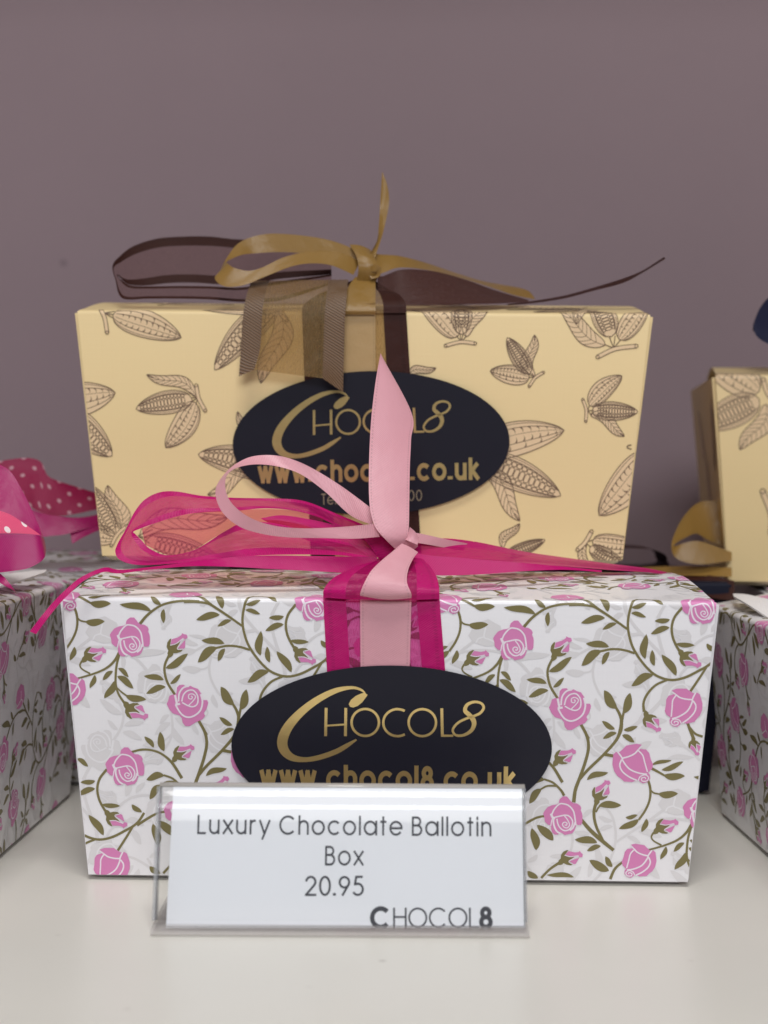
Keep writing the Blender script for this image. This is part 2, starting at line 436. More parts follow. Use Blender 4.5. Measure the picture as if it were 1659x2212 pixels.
# ------------------------------------------------------------------ stroke lettering (a thin geometric sans)
def arcp(cx, cy, rx, ry, a0, a1, n=20):
    return [(cx + rx * math.cos(R(a0 + (a1 - a0) * i / n)), cy + ry * math.sin(R(a0 + (a1 - a0) * i / n))) for i in range(n + 1)]
X = 0.74
GL = {
 'L': (0.46, [[(0, 1), (0, 0)], [(0, 0), (0.46, 0)]]),
 'u': (0.58, [[(0, X), (0, 0.28)] , arcp(0.28, 0.28, 0.28, 0.28, 180, 360), [(0.56, X), (0.56, 0)]]),
 'x': (0.56, [[(0, X), (0.56, 0)], [(0.56, X), (0, 0)]]),
 'r': (0.30, [[(0, X), (0, 0)], arcp(0.24, X - 0.26, 0.24, 0.26, 180, 70, 8)]),
 'y': (0.60, [[(0, X), (0.30, 0)], [(0.62, X), (0.18, -0.30)]]),
 'C': (0.94, [arcp(0.5, 0.5, 0.5, 0.5, 42, 318, 30)]),
 'h': (0.56, [[(0, 1.02), (0, 0)], arcp(0.28, X - 0.28, 0.28, 0.28, 180, 0), [(0.56, X - 0.28), (0.56, 0)]]),
 'o': (X, [arcp(X / 2, X / 2, X / 2, X / 2, 0, 360, 30)]),
 'c': (0.68, [arcp(X / 2, X / 2, X / 2, X / 2, 42, 318, 24)]),
 'l': (0.0, [[(0, 1.02), (0, 0)]]),
 'a': (0.76, [arcp(X / 2, X / 2, X / 2, X / 2, 0, 360, 30), [(0.76, X), (0.76, 0)]]),
 't': (0.30, [[(0.14, 1.0), (0.14, 0)], [(0, X), (0.29, X)]]),
 'e': (X, [arcp(X / 2, X / 2, X / 2, X / 2, 0, 325, 26), [(0, X / 2), (X, X / 2)]]),
 'B': (0.56, [[(0, 1), (0, 0)], [(0, 1), (0.26, 1)] , arcp(0.26, 0.77, 0.23, 0.23, 90, -90, 12), [(0.26, 0.54), (0, 0.54)], [(0.26, 0.54), (0.29, 0.54)], arcp(0.29, 0.27, 0.27, 0.27, 90, -90, 12), [(0.29, 0), (0, 0)]]),
 'i': (0.0, [[(0, X), (0, 0)], [(0, 0.93), (0, 1.03)]]),
 'n': (0.54, [[(0, X), (0, 0)], arcp(0.27, X - 0.27, 0.27, 0.27, 180, 0), [(0.54, X - 0.27), (0.54, 0)]]),
 'H': (0.68, [[(0, 1), (0, 0)], [(0.68, 1), (0.68, 0)], [(0, 0.54), (0.68, 0.54)]]),
 'O': (1.0, [arcp(0.5, 0.5, 0.5, 0.5, 0, 360, 36)]),
 'T': (0.5, [[(0.25, 1), (0.25, 0)], [(0, 1), (0.5, 1)]]),
 'w': (0.80, [[(0, X), (0.21, 0)], [(0.21, 0), (0.40, X)], [(0.40, X), (0.59, 0)], [(0.59, 0), (0.80, X)]]),
 'k': (0.48, [[(0, 1.02), (0, 0)], [(0.03, 0.34), (0.42, X)], [(0.12, 0.42), (0.48, 0)]]),
 '2': (0.54, [arcp(0.27, 0.72, 0.26, 0.28, 175, -35, 16) + [(0.02, 0.02)], [(0.0, 0.0), (0.54, 0.0)]]),
 '0': (0.56, [arcp(0.28, 0.5, 0.28, 0.5, 0, 360, 30)]),
 '9': (0.54, [arcp(0.27, 0.70, 0.27, 0.29, 0, 360, 24), [(0.52, 0.60), (0.18, 0)]]),
 '5': (0.54, [[(0.46, 1), (0.14, 1)], [(0.14, 1), (0.07, 0.58)], arcp(0.23, 0.31, 0.29, 0.31, 118, -150, 20)]),
 '.': (0.0, [[(0, -0.03), (0, 0.09)]]),
 '8': (0.54, [arcp(0.27, 0.76, 0.21, 0.23, 0, 360, 22), arcp(0.27, 0.27, 0.27, 0.27, 0, 360, 24)]),
}
def text_art(txt, height, sw, mk, layer=4, gap=0.17, space=0.42, bold=()):
    """strokes in em units scaled by height; returns art starting at x = 0 on the baseline, and its width"""
    a = Art(); x = 0
    for i, ch in enumerate(txt):
        if ch == ' ': x += space * height; continue
        wd, paths = GL[ch]
        wgt = sw * (2.4 if i in bold else 1)
        if ch == '.': wgt *= 1.35
        for p in paths:
            pts = [(x + q[0] * height, q[1] * height) for q in p]
            cl = len(p) > 20 and abs(p[0][0] - p[-1][0]) < 1e-6 and abs(p[0][1] - p[-1][1]) < 1e-6
            if len(p) == 2:                     # square ends so that corners close
                A, Bq = Vector(pts[0]), Vector(pts[1]); d = (Bq - A).normalized() * wgt * 0.42
                if ch == '.': d *= 0.2
                pts = [A - d, Bq + d]
            a.stroke(layer, mk, pts, wgt, n=len(pts), closed=cl)
        x += wd * height + gap * height + (wgt * 0.9)
    return a, x - gap * height

# ------------------------------------------------------------------ the setting
def sheet(name, corners, mt, kind='structure'):
    bm = bmesh.new(); bm.faces.new([bm.verts.new(c) for c in corners])
    o = link(name, bm, [mt]); o['kind'] = kind; return o
M['shelf'] = noise_bump(mat('cream_shelf_paint', (0.70, 0.678, 0.62), 0.32, spec=0.5), 35, 0.10, 0.0006, col_var=0.02)
M['wall'] = noise_bump(mat('mauve_wall_paint', (0.372, 0.270, 0.288), 0.7), 9, 0.25, 0.004, col_var=0.07, detail=9)
def specks(m, scale, amount, col):
    nt = m.node_tree; N = nt.nodes; b = N['Principled BSDF']
    tc = N.new('ShaderNodeTexCoord'); vo = N.new('ShaderNodeTexVoronoi'); vo.inputs['Scale'].default_value = scale
    n2 = N.new('ShaderNodeTexNoise'); n2.inputs['Scale'].default_value = scale * 0.7
    nt.links.new(tc.outputs['Object'], vo.inputs['Vector']); nt.links.new(tc.outputs['Object'], n2.inputs['Vector'])
    lt = N.new('ShaderNodeMapRange'); lt.inputs[1].default_value = amount; lt.inputs[2].default_value = amount * 0.4; nt.links.new(vo.outputs['Distance'], lt.inputs[0])
    ms = N.new('ShaderNodeMapRange'); ms.inputs[1].default_value = 0.55; ms.inputs[2].default_value = 0.68; nt.links.new(n2.outputs['Fac'], ms.inputs[0])
    mu = N.new('ShaderNodeMath'); mu.operation = 'MULTIPLY'; nt.links.new(lt.outputs[0], mu.inputs[0]); nt.links.new(ms.outputs[0], mu.inputs[1])
    mx = N.new('ShaderNodeMix'); mx.data_type = 'RGBA'; src = b.inputs['Base Color'].links[0].from_socket
    nt.links.new(mu.outputs[0], mx.inputs[0]); nt.links.new(src, mx.inputs[6]); mx.inputs[7].default_value = tuple(col) + (1,)
    nt.links.new(mx.outputs[2], b.inputs['Base Color'])
bm = bmesh.new(); bmesh.ops.create_cube(bm, size=1, matrix=Matrix.LocRotScale(Vector((0, 100, 472)), None, Vector((1800, 356, 22))))
link('shelf', bm, [M['shelf']])['kind'] = 'structure'      # added board, unseen above the frame, put there to shade the back
specks(M['shelf'], 70, 0.085, (0.40, 0.37, 0.32)); specks(M['wall'], 32, 0.075, (0.17, 0.12, 0.14))
sheet('shelf', [(-900, -330, -1.4), (900, -330, -1.4), (900, 280, -1.4), (-900, 280, -1.4)], M['shelf'])
sheet('wall', [(-900, 280, -2), (900, 280, -2), (900, 280, 900), (-900, 280, 900)], M['wall'])

# ------------------------------------------------------------------ rose print, traced from the front box
pink = Box('gift_box', (1.07, -11.0, 0), (0, 0, -0.026), 165.8, 154.6, 72.6, 86, 5, 3.6)

def leaf(a, b, t, wd, bend=0.07, layer=1, mk='olive'):
    b, t = Vector(b), Vector(t); d = t - b; L = d.length; n = Vector((-d.y, d.x)) / L
    up, dn = [], []
    for i in range(13):
        s = i / 12
        h = (s ** 0.75) * ((1 - s) ** 0.85) * 2.95 * wd / 2
        mid = b + d * s + n * (bend * L * math.sin(math.pi * s) + bend * 0.35 * L * math.sin(2 * math.pi * s))
        up.append(mid + n * h); dn.append(mid - n * h)
    a.poly(layer, mk, up[:-1] + [t] + dn[1:-1][::-1])
def sim(src0, src1, dst0, dst1, mirror=False):
    """similarity taking src0->dst0, src1->dst1"""
    s0, s1, d0, d1 = Vector(src0), Vector(src1), Vector(dst0), Vector(dst1)
    a, b = s1 - s0, d1 - d0
    k = b.length / a.length
    if mirror: ang = math.atan2(b.y, b.x) + math.atan2(a.y, a.x)
    else: ang = math.atan2(b.y, b.x) - math.atan2(a.y, a.x)
    c, s = math.cos(ang) * k, math.sin(ang) * k
    def f(q):
        v = Vector((q[0], q[1])) - s0
        if mirror: v = Vector((v.x, -v.y))
        return d0 + Vector((c * v.x - s * v.y, s * v.x + c * v.y))
    return f
def bud(a, base, tip, mirror=False):
    f = sim((245, 910), (540, 775), base, tip, mirror)
    P = lambda L: [f(q) for q in L]
    a.poly(1, 'olive', P([(238, 925), (248, 870), (272, 845), (272, 800), (300, 757), (340, 735), (362, 735), (318, 800), (390, 818), (445, 806), (377, 870), (432, 905), (400, 920), (350, 915), (310, 898), (300, 915), (270, 925)]))
    a.poly(2, 'rose', P([(327, 794), (362, 745), (440, 757), (488, 748), (500, 733), (516, 755), (541, 772), (537, 808), (502, 812), (488, 793), (440, 800), (392, 806)]))
    a.poly(2, 'rose', P([(502, 816), (462, 895), (440, 902), (384, 868)]))
    a.stroke(3, 'vein', P([(318, 800), (392, 812), (490, 795), (375, 868), (436, 906)]), 0.030 * (Vector(tip) - Vector(base)).length, n=20)
R1o = [(780, 440), (790, 410), (830, 378), (880, 378), (908, 412), (930, 440), (960, 463), (1003, 465), (1042, 490), (1058, 520), (1050, 550), (1066, 582), (1073, 620), (1070, 700), (1055, 730), (1020, 733), (998, 725), (992, 745), (972, 802), (945, 835), (850, 858), (820, 830), (792, 832), (770, 850), (730, 852), (700, 830), (684, 790), (680, 725), (662, 735), (640, 725), (605, 690), (600, 640), (584, 590), (600, 560), (640, 510), (700, 485), (750, 478), (780, 462)]
R1w = [([(690, 605), (720, 540), (780, 475), (830, 468), (900, 490), (955, 550), (975, 620), (990, 735)], 19), ([(680, 590), (700, 635), (725, 660)], 30),
       ([(705, 640), (690, 680), (678, 745)], 13), ([(715, 640), (712, 700), (730, 770), (760, 815), (800, 838)], 22),
       ([(715, 640), (800, 620), (860, 610), (910, 625), (948, 680), (942, 740), (905, 788), (850, 802), (800, 772), (768, 720), (755, 655)], 17),
       ([(850, 620), (888, 670), (912, 730), (882, 768), (842, 757), (824, 722), (848, 697), (880, 710), (872, 735), (852, 730)], 14), ([(980, 700), (955, 765), (915, 800)], 20)]
R2o = [(1395, 1300), (1400, 1230), (1430, 1200), (1480, 1195), (1505, 1215), (1530, 1225), (1565, 1208), (1600, 1228), (1657, 1247), (1700, 1307), (1692, 1375), (1728, 1383), (1768, 1383), (1782, 1416), (1760, 1492), (1728, 1541), (1744, 1574), (1711, 1618), (1635, 1650), (1558, 1700), (1504, 1700), (1470, 1660), (1460, 1605), (1430, 1570), (1350, 1545), (1310, 1500), (1275, 1430), (1290, 1400), (1310, 1330), (1350, 1315), (1375, 1318)]
R2w = [([(1378, 1320), (1400, 1425)], 26), ([(1420, 1400), (1430, 1300), (1480, 1232), (1545, 1212)], 20),
       ([(1460, 1400), (1480, 1320), (1530, 1270), (1600, 1265), (1652, 1330), (1652, 1420), (1605, 1462), (1540, 1452), (1465, 1412)], 17),
       ([(1545, 1445), (1600, 1390), (1627, 1340), (1590, 1308), (1547, 1318), (1545, 1360), (1575, 1370), (1590, 1345), (1572, 1335)], 13),
       ([(1380, 1440), (1440, 1428)], 26), ([(1385, 1440), (1430, 1520), (1480, 1572), (1550, 1592), (1630, 1562), (1690, 1500), (1712, 1400), (1690, 1310)], 21)]
R3o = [(1135, 1160), (1190, 1140), (1300, 1140), (1335, 1165), (1375, 1190), (1390, 1190), (1420, 1185), (1450, 1205), (1470, 1270), (1480, 1310), (1475, 1380), (1450, 1440), (1420, 1470), (1390, 1510), (1310, 1530), (1240, 1520), (1230, 1540), (1200, 1565), (1150, 1560), (1115, 1530), (1110, 1490), (1125, 1465), (1075, 1430), (1058, 1390), (1070, 1330), (1075, 1260), (1100, 1220), (1155, 1203), (1170, 1185)]
R3w = [([(1180, 1205), (1230, 1240), (1300, 1258), (1370, 1262)], 17), ([(1190, 1205), (1148, 1270), (1140, 1350), (1130, 1455)], 15), ([(1402, 1185), (1370, 1250), (1360, 1300), (1310, 1390), (1220, 1450), (1140, 1477)], 17),
       ([(1375, 1275), (1405, 1330), (1390, 1400), (1330, 1470), (1255, 1524)], 17), ([(1180, 1203), (1135, 1175)], 15),
       ([(1245, 1530), (1217, 1490), (1162, 1480), (1130, 1512), (1152, 1545), (1200, 1540), (1205, 1510), (1170, 1505), (1163, 1525)], 12)]
def rose(a, kind, f=lambda q: q, k=1.0):
    o, ws = {1: (R1o, R1w), 2: (R2o, R2w), 3: (R3o, R3w)}[kind]
    sm = [Vector(q) for q in o]
    a.poly(2, 'rose', [f(q) for q in sm])
    for p, wd in ws: a.stroke(3, 'vein', [f(q) for q in p], wd * k, n=5 * len(p))

aD = Art()
st = lambda a, p, wd: a.stroke(1, 'olive', p, wd)
st(aD, [(118, 82), (220, 130), (355, 205)], [34, 32, 24]); leaf(aD, (340, 200), (597, 208), 92, 0.05)
leaf(aD, (190, 74), (430, 16), 48, -0.05); leaf(aD, (312, 135), (572, 30), 70, 0.05)
st(aD, [(112, 190), (165, 290), (188, 400), (178, 520), (130, 640), (60, 750)], [20, 30, 30, 28, 28, 26])
leaf(aD, (62, 745), (-175, 862), 84, -0.05); leaf(aD, (-100, 722), (44, 690), 52)
st(aD, [(182, 370), (225, 415), (300, 433)], [16, 20, 20]); leaf(aD, (285, 430), (522, 425), 92, 0.05)
leaf(aD, (155, 735), (100, 902), 66, -0.07); bud(aD, (242, 912), (540, 775))
st(aD, [(245, 905), (220, 960), (252, 1010), (345, 1062)], [26, 20, 18, 22])
st(aD, [(700, 800), (640, 905), (540, 995), (380, 1065), (150, 1132)], [34, 32, 28, 24, 22])
leaf(aD, (402, 1078), (340, 1238), 62, -0.07); leaf(aD, (620, 1030), (495, 1142), 62, 0.06)
st(aD, [(705, 810), (668, 950), (655, 1080), (657, 1200), (690, 1310), (765, 1425)], [26, 28, 28, 28, 26, 30])
leaf(aD, (685, 995), (812, 1103), 58, -0.07); leaf(aD, (673, 1092), (872, 1243), 82, -0.06); leaf(aD, (642, 1150), (515, 1363), 88, -0.09)
st(aD, [(665, 1225), (720, 1280), (800, 1340)], [14, 20, 22]); leaf(aD, (775, 1330), (1027, 1377), 86, 0.05)
bud(aD, (752, 1412), (1050, 1590), True)
st(aD, [(945, 460), (1050, 340), (1200, 235), (1350, 190), (1500, 176), (1670, 182)], [36, 32, 28, 28, 28, 28])
leaf(aD, (1090, 300), (702, 218), 88, 0.06); leaf(aD, (1206, 220), (1073, 112), 62, -0.05); leaf(aD, (1240, 275), (1237, 448), 60, 0.04)
aD.poly(2, 'rose', [(1300, 95), (1345, 72), (1270, 20), (1300, -120), (1450, -200), (1600, -150), (1690, 0), (1640, 70), (1590, 92), (1560, 110), (1480, 130), (1400, 127), (1340, 112)])
for p in ([(1310, 98), (1370, 76), (1440, 45), (1500, 15), (1480, -100)], [(1500, 15), (1570, 40), (1600, 95)]): aD.stroke(3, 'vein', p, 18)
st(aD, [(1375, 1315), (1290, 1180), (1252, 1050), (1255, 950), (1305, 835)], [30, 30, 30, 30, 30]); bud(aD, (1300, 855), (1520, 590))
leaf(aD, (1262, 995), (1535, 817), 92, 0.06); leaf(aD, (1242, 1138), (998, 1090), 72, 0.05); leaf(aD, (1264, 1220), (1026, 1304), 80, 0.06); leaf(aD, (1320, 1186), (1447, 1068), 54, 0.05)
rose(aD, 1); rose(aD, 2)

aB = Art()
st(aB, [(-10, 208), (120, 206), (250, 222), (320, 255)], [26, 26, 26, 26])
st(aB, [(118, 95), (200, 160), (300, 240), (450, 340), (640, 475)], [30, 32, 30, 28, 26])
leaf(aB, (425, 282), (350, 86), 78, 0.05); leaf(aB, (393, 350), (124, 408), 82, 0.05); leaf(aB, (522, 412), (363, 481), 54, 0.05)
st(aB, [(775, 80), (700, 180), (662, 300), (647, 420), (660, 540), (703, 680), (795, 830), (920, 965), (1050, 1030), (1170, 1043), (1300, 1010), (1430, 945), (1530, 890), (1600, 830), (1665, 735)], 28)
st(aB, [(770, 85), (860, 92), (940, 125)], [20, 16, 18]); leaf(aB, (915, 112), (1042, 205), 58, -0.06)
leaf(aB, (690, 237), (857, 187), 52, 0.05); leaf(aB, (684, 297), (850, 343), 52, -0.05)
st(aB, [(722, 745), (600, 710), (470, 700), (325, 728)], [26, 26, 26, 26]); leaf(aB, (352, 715), (130, 886), 102, 0.07); leaf(aB, (437, 674), (178, 638), 80, 0.05); leaf(aB, (441, 730), (358, 872), 62, 0.05)
leaf(aB, (840, 810), (853, 533), 88, -0.08); leaf(aB, (942, 887), (917, 708), 62, -0.05); leaf(aB, (1187, 996), (1024, 760), 88, 0.05); leaf(aB, (932, 986), (686, 1112), 92, 0.08)
st(aB, [(1255, 235), (1170, 340), (1137, 450), (1147, 560), (1182, 650), (1235, 740)], [30, 28, 28, 28, 28, 30])
leaf(aB, (1185, 640), (1392, 657), 56, 0.03); leaf(aB, (1116, 370), (946, 386), 58, -0.04); leaf(aB, (1112, 458), (903, 530), 70, 0.05)
bud(aB, (1213, 712), (1465, 882), True)
rose(aB, 1, lambda q: ((q[0] - 845) * 0.917 + 1478, (q[1] - 640) * 0.917 + 222), 0.917)
st(aB, [(1530, 890), (1460, 1000), (1345, 1170)], [24, 26, 28]); rose(aB, 3)
st(aB, [(1095, 1040), (960, 1100), (865, 1200), (822, 1300), (828, 1400)], [24, 26, 28, 28, 34]); bud(aB, (833, 1392), (1010, 1612), True)
leaf(aB, (1525, 640), (1640, 730), 60)
st(aB, [(125, 1540), (185, 1650), (212, 1700)], [26, 28, 28])
leaf(aB, (525, 1365), (383, 1158), 106, -0.07); st(aB, [(505, 1335), (555, 1425), (577, 1510), (572, 1600), (545, 1665)], [26, 32, 34, 34, 32])
leaf(aB, (600, 1420), (673, 1188), 96, 0.05); st(aB, [(602, 1395), (585, 1480), (577, 1540)], [26, 28, 30])
leaf(aB, (502, 1593), (358, 1502), 60, -0.05); leaf(aB, (600, 1603), (757, 1562), 52, 0.04)
aC = Art()
st(aC, [(552, 50), (608, 160), (622, 270), (592, 400), (543, 540), (503, 650), (487, 765)], [26, 28, 28, 28, 30, 32, 34])
st(aC, [(925, -10), (918, 80), (880, 190), (765, 325), (620, 465), (540, 555)], [30, 32, 28, 26, 26, 26])
leaf(aC, (880, 130), (753, 183), 46, 0.06); leaf(aC, (930, 150), (1042, 217), 52, -0.05); leaf(aC, (607, 560), (803, 493), 56, -0.09)
st(aC, [(762, 325), (885, 348)], [30, 28])
st(aC, [(1525, 35), (1553, 110), (1585, 190)], [26, 28, 30]); bud(aC, (1578, 165), (1625, 335), True); st(aC, [(1550, 85), (1600, 140), (1665, 165)], [20, 20, 22])
rose(aC, 3, sim((1270, 1350), (1170, 1520), (1025, 420), (1137, 548), True), 0.82)
rose(aC, 3, sim((1270, 1350), (1135, 1160), (1085, 1305), (1010, 1150)), 0.82)
rose(aC, 1, lambda q: ((q[0] - 845) * 0.735 + 400, (q[1] - 640) * 0.735 + 903), 0.735)
st(aC, [(250, 885), (150, 905), (50, 957), (-40, 1015)], [20, 22, 24, 24])
leaf(aC, (145, 1202), (105, 1000), 78, 0.06); leaf(aC, (302, 1113), (152, 970), 80, 0.03)
st(aC, [(550, 915), (640, 1020), (740, 1110), (852, 1202)], [30, 36, 36, 30])
bud(aC, (688, 785), (812, 568)); st(aC, [(692, 765), (672, 860), (692, 980), (760, 1125)], [30, 28, 26, 24])
st(aC, [(690, 855), (715, 810), (745, 790)], [16, 16, 14]); leaf(aC, (715, 795), (922, 791), 68, -0.04)
leaf(aC, (703, 1132), (497, 1105), 68, 0.06); leaf(aC, (735, 1163), (608, 1208), 48, 0.05); leaf(aC, (810, 1390), (630, 1293), 78, -0.03); leaf(aC, (840, 1354), (777, 1258), 52, -0.06)
bud(aC, (345, 1325), (570, 1240)); st(aC, [(365, 1310), (270, 1375), (190, 1455)], [26, 22, 22]); leaf(aC, (490, 1448), (240, 1428), 46, 0.05)
st(aC, [(942, 1302), (865, 1370), (820, 1465)], [20, 24, 26]); leaf(aC, (65, 1393), (162, 1458), 56)
aE = Art()
st(aE, [(812, 318), (950, 286), (1080, 295), (1200, 340), (1330, 450), (1455, 645)], [26, 28, 28, 28, 34, 38])
leaf(aE, (1102, 260), (984, 120), 64, 0.06); leaf(aE, (1230, 306), (1180, 62), 92, -0.05); bud(aE, (1335, 432), (1610, 250))
leaf(aE, (1235, 610), (1008, 665), 92, 0.09); st(aE, [(1225, 605), (1340, 650), (1440, 745), (1480, 810)], [24, 26, 30, 34])
leaf(aE, (1195, 725), (1050, 910), 92, 0.07); st(aE, [(1180, 735), (1270, 690), (1380, 690)], [22, 24, 24])

PX = pink.px
TV = PX(1249.6, 1551) - PX(321, 1543)              # horizontal repeat of the print
TV = Vector((TV.x, 0.0)); HV = Vector((TV.x / 2, -(414 / 9.57) * 1.0))
cell = Art()
cell.add(aD.xf(lambda q: PX(150 + .19892 * q.x, 1420 + .19892 * q.y)))
cell.add(aB.xf(lambda q: PX(1380 + .217 * q.x, 1420 + .217 * q.y) - TV))
cell.add(aC.xf(lambda q: PX(1260 + .26522 * q.x, 1740 + .26522 * q.y) - TV))
cell.add(aE.xf(lambda q: PX(160 + .19289 * q.x, 1760 + .19289 * q.y)))
def ghost_of(src, fn):
    g = Art()
    for l, k, pts in src.p:
        if k == 'vein': g.p.append((0.85 + (l % 1) * 0.15, '_p', [Vector(fn(q)) for q in pts]))
        else: g.p.append(((l % 1), 'ghost', [Vector(fn(q)) for q in pts]))
    return g
gcell = ghost_of(cell, lambda q: (-q.x - 27, q.y - 12))
def lattice(art, shift=(0, 0), rows=range(-3, 2), cols=range(-2, 3)):
    """repeat a cell on the half-drop lattice"""
    o = Art()
    for i in rows:
        for j in cols:
            d = HV * i + TV * (j - (i // 2)) + Vector(shift)
            o.p += [(l, k, [q + d for q in pts]) for l, k, pts in art.p]
    return o
def crop(art, u0, u1, v0, v1):
    o = Art()
    for l, k, pts in art.p:
        if max(q.x for q in pts) < u0 or min(q.x for q in pts) > u1 or max(q.y for q in pts) < v0 or min(q.y for q in pts) > v1: continue
        o.p.append((l, k, pts))
    return o
full = crop(lattice(gcell, rows=range(-5, 4)), -95, 95, -5, 170)
rose_front = Art().add(full).add(crop(lattice(cell, rows=range(-5, 4), cols=range(-3, 4)), -95, 95, -5, 170))
ROSE_KEYS = ('ghost', 'olive', 'rose', 'vein')
pink.build('white_paper', 'edge_white', rose_front, ROSE_KEYS)
tag(pink.root, 'white rose print gift box with magenta and pale pink bow, behind the price sign', 'gift box', 'rose print gift boxes')
# print for the other floral boxes: two half-drop copies of the cell
def rose_sheet(shift):
    o = lattice(gcell, shift, rows=range(-5, 4), cols=range(-3, 4))
    o.add(lattice(cell, shift, rows=range(-5, 4), cols=range(-3, 4)))
    return crop(o, -95, 95, -5, 170)

# ------------------------------------------------------------------ other floral boxes
left = Box('gift_box', (-98.9, 16.0, 0), (0, 0, R(87.6)), 162, 154, 70, 90, 5, 4.5)
left.build('white_paper', 'edge_white', rose_sheet((12, 9)), ROSE_KEYS)
tag(left.root, 'rose print gift box cut off by the left edge, with magenta and coral bow', 'gift box', 'rose print gift boxes')
right = Box('gift_box', (103.3, -5.5, 0), (0, 0, R(-88)), 162, 154, 64, 90, 4, 6.5)
right.build('white_paper', 'edge_white', rose_sheet((-20, 3)), ROSE_KEYS)
tag(right.root, 'rose print gift box cut off by the right edge, its lid flap lifting', 'gift box', 'rose print gift boxes')
rear_left = Box('gift_box', (-150, 106, 0), (0, 0, R(1)), 166, 155, 70, 84, 5, 5)
rear_left.build('white_paper', 'edge_white', rose_sheet((0, 0)), ROSE_KEYS)
tag(rear_left.root, 'rose print gift box at the back left, polka dot ribbon on its lid', 'gift box', 'rose print gift boxes')
rear_right = Box('gift_box', (208, 94, 0), (0, 0, R(-4)), 166, 155, 66, 100, 5, 1)
rear_right.build('white_paper', 'edge_white', rose_sheet((30, 0)), ROSE_KEYS)
tag(rear_right.root, 'rose print gift box at the back right, under the cream cocoa pod box', 'gift box', 'rose print gift boxes')
navy = Box('gift_box', (28, 97, 0), (0, 0, 0), 168, 158, 69, 88, 5, 0.6)
navy.build('navy_paper', 'navy_paper')
tag(navy.root, 'plain dark navy gift box in the shade under the middle cream box', 'gift box')

# ------------------------------------------------------------------ cocoa pod print
yellow = Box('gift_box', (-6.8, 57.7, 78.3), (0, 0.003, -0.017), 170, 156.4, 73.5, 86, 5, 6.0)
def lens_pts(b, t, wd, bend=0.0, f=1.0, n=22, s0=0.0, s1=1.0):
    b, t = Vector(b), Vector(t); d = t - b; L = d.length; nn = Vector((-d.y, d.x)) / L
    out = []
    for i in range(n + 1):
        s = s0 + (s1 - s0) * i / n
        h = (s ** 0.5) * ((1 - s) ** 0.72) * 2.25 * wd / 2 if 0 < s < 1 else 0
        out.append(b + d * s + nn * (bend * L * math.sin(math.pi * s) + h * f))
    return out
def pod_fill(a, b, t, wd, bend, layer):
    u = lens_pts(b, t, wd, bend, 1); l = lens_pts(b, t, wd, bend, -1)
    a.poly(layer, 'podfill', u + l[1:-1][::-1])
def closed_pod(a, b, t, wd, lw, bend=0.0, flip=1, layer=1):
    lw *= 0.78
    pod_fill(a, b, t, wd, bend, layer)
    ink = lambda p, q: a.stroke(layer + 1, 'ink', p, q, n=len(p))
    for f in (1, -1): ink(lens_pts(b, t, wd, bend, f), lw * 1.15)
    ink(lens_pts(b, t, wd, bend, 0.86 * flip), lw * 0.75)
    L = (Vector(t) - Vector(b)).length; nn = Vector((-(t[1] - b[1]), t[0] - b[0])) / L; dd = (Vector(t) - Vector(b)) / L
    for f, tick in ((0.62, -1), (0.22, 0), (-0.28, 1), (-0.66, 1)):
        p = lens_pts(b, t, wd, bend, f * flip, 22, 0.04, 0.985); ink(p, lw * (0.6 if tick == 0 else 0.9))
        if tick == 0: continue
        for i in range(2, 21, 2):
            if tick == 1 and f < -0.5 and i % 4: continue
            s = p[i]; sc = math.sin(math.pi * i / 22)
            e = s + nn * flip * tick * wd * 0.125 * (0.35 + sc) + dd * L * 0.012
            mid = s.lerp(e, 0.5) + dd * L * 0.014
            a.stroke(layer + 1, 'ink', [s, mid, e], [lw * 2.3 * (0.5 + sc * 0.6), lw * 1.1, lw * 0.25], n=4)
def open_pod(a, b, t, wd, lw, bend=0.0, layer=1):
    lw *= 0.78
    pod_fill(a, b, t, wd, bend, layer)
    ink = lambda p, q: a.stroke(layer + 1, 'ink', p, q, n=len(p))
    for f in (1, -1):
        ink(lens_pts(b, t, wd, bend, f), lw * 1.1)
        ink(lens_pts(b, t, wd, bend, f * 0.86, 22, 0.03, 0.985), lw * 0.7)
        ink(lens_pts(b, t, wd, bend, f * 0.70, 22, 0.09, 0.95), lw * 1.2)
    n = 13
    def pt(s, f): return lens_pts(b, t, wd, bend, f, 1, s, s + 1e-4)[0]
    for i in range(n):
        s0, s1 = 0.13 + 0.80 * i / n, 0.13 + 0.80 * (i + 0.88) / n
        sm = (s0 + s1) / 2
        for fa, fb in ((-0.64, -0.36), (-0.30, 0.30), (0.36, 0.64)):
            fm = (fa + fb) / 2; P = []
            for k in range(13):
                an = 2 * math.pi * k / 12; c, s_ = math.cos(an), math.sin(an)
                ex = lambda z: math.copysign(abs(z) ** 0.6, z)
                P.append(pt(sm + (s1 - s0) / 2 * ex(c), fm + (fb - fa) / 2 * ex(s_)))
            a.stroke(layer + 1, 'ink', P, lw * 1.05, n=13, closed=True)
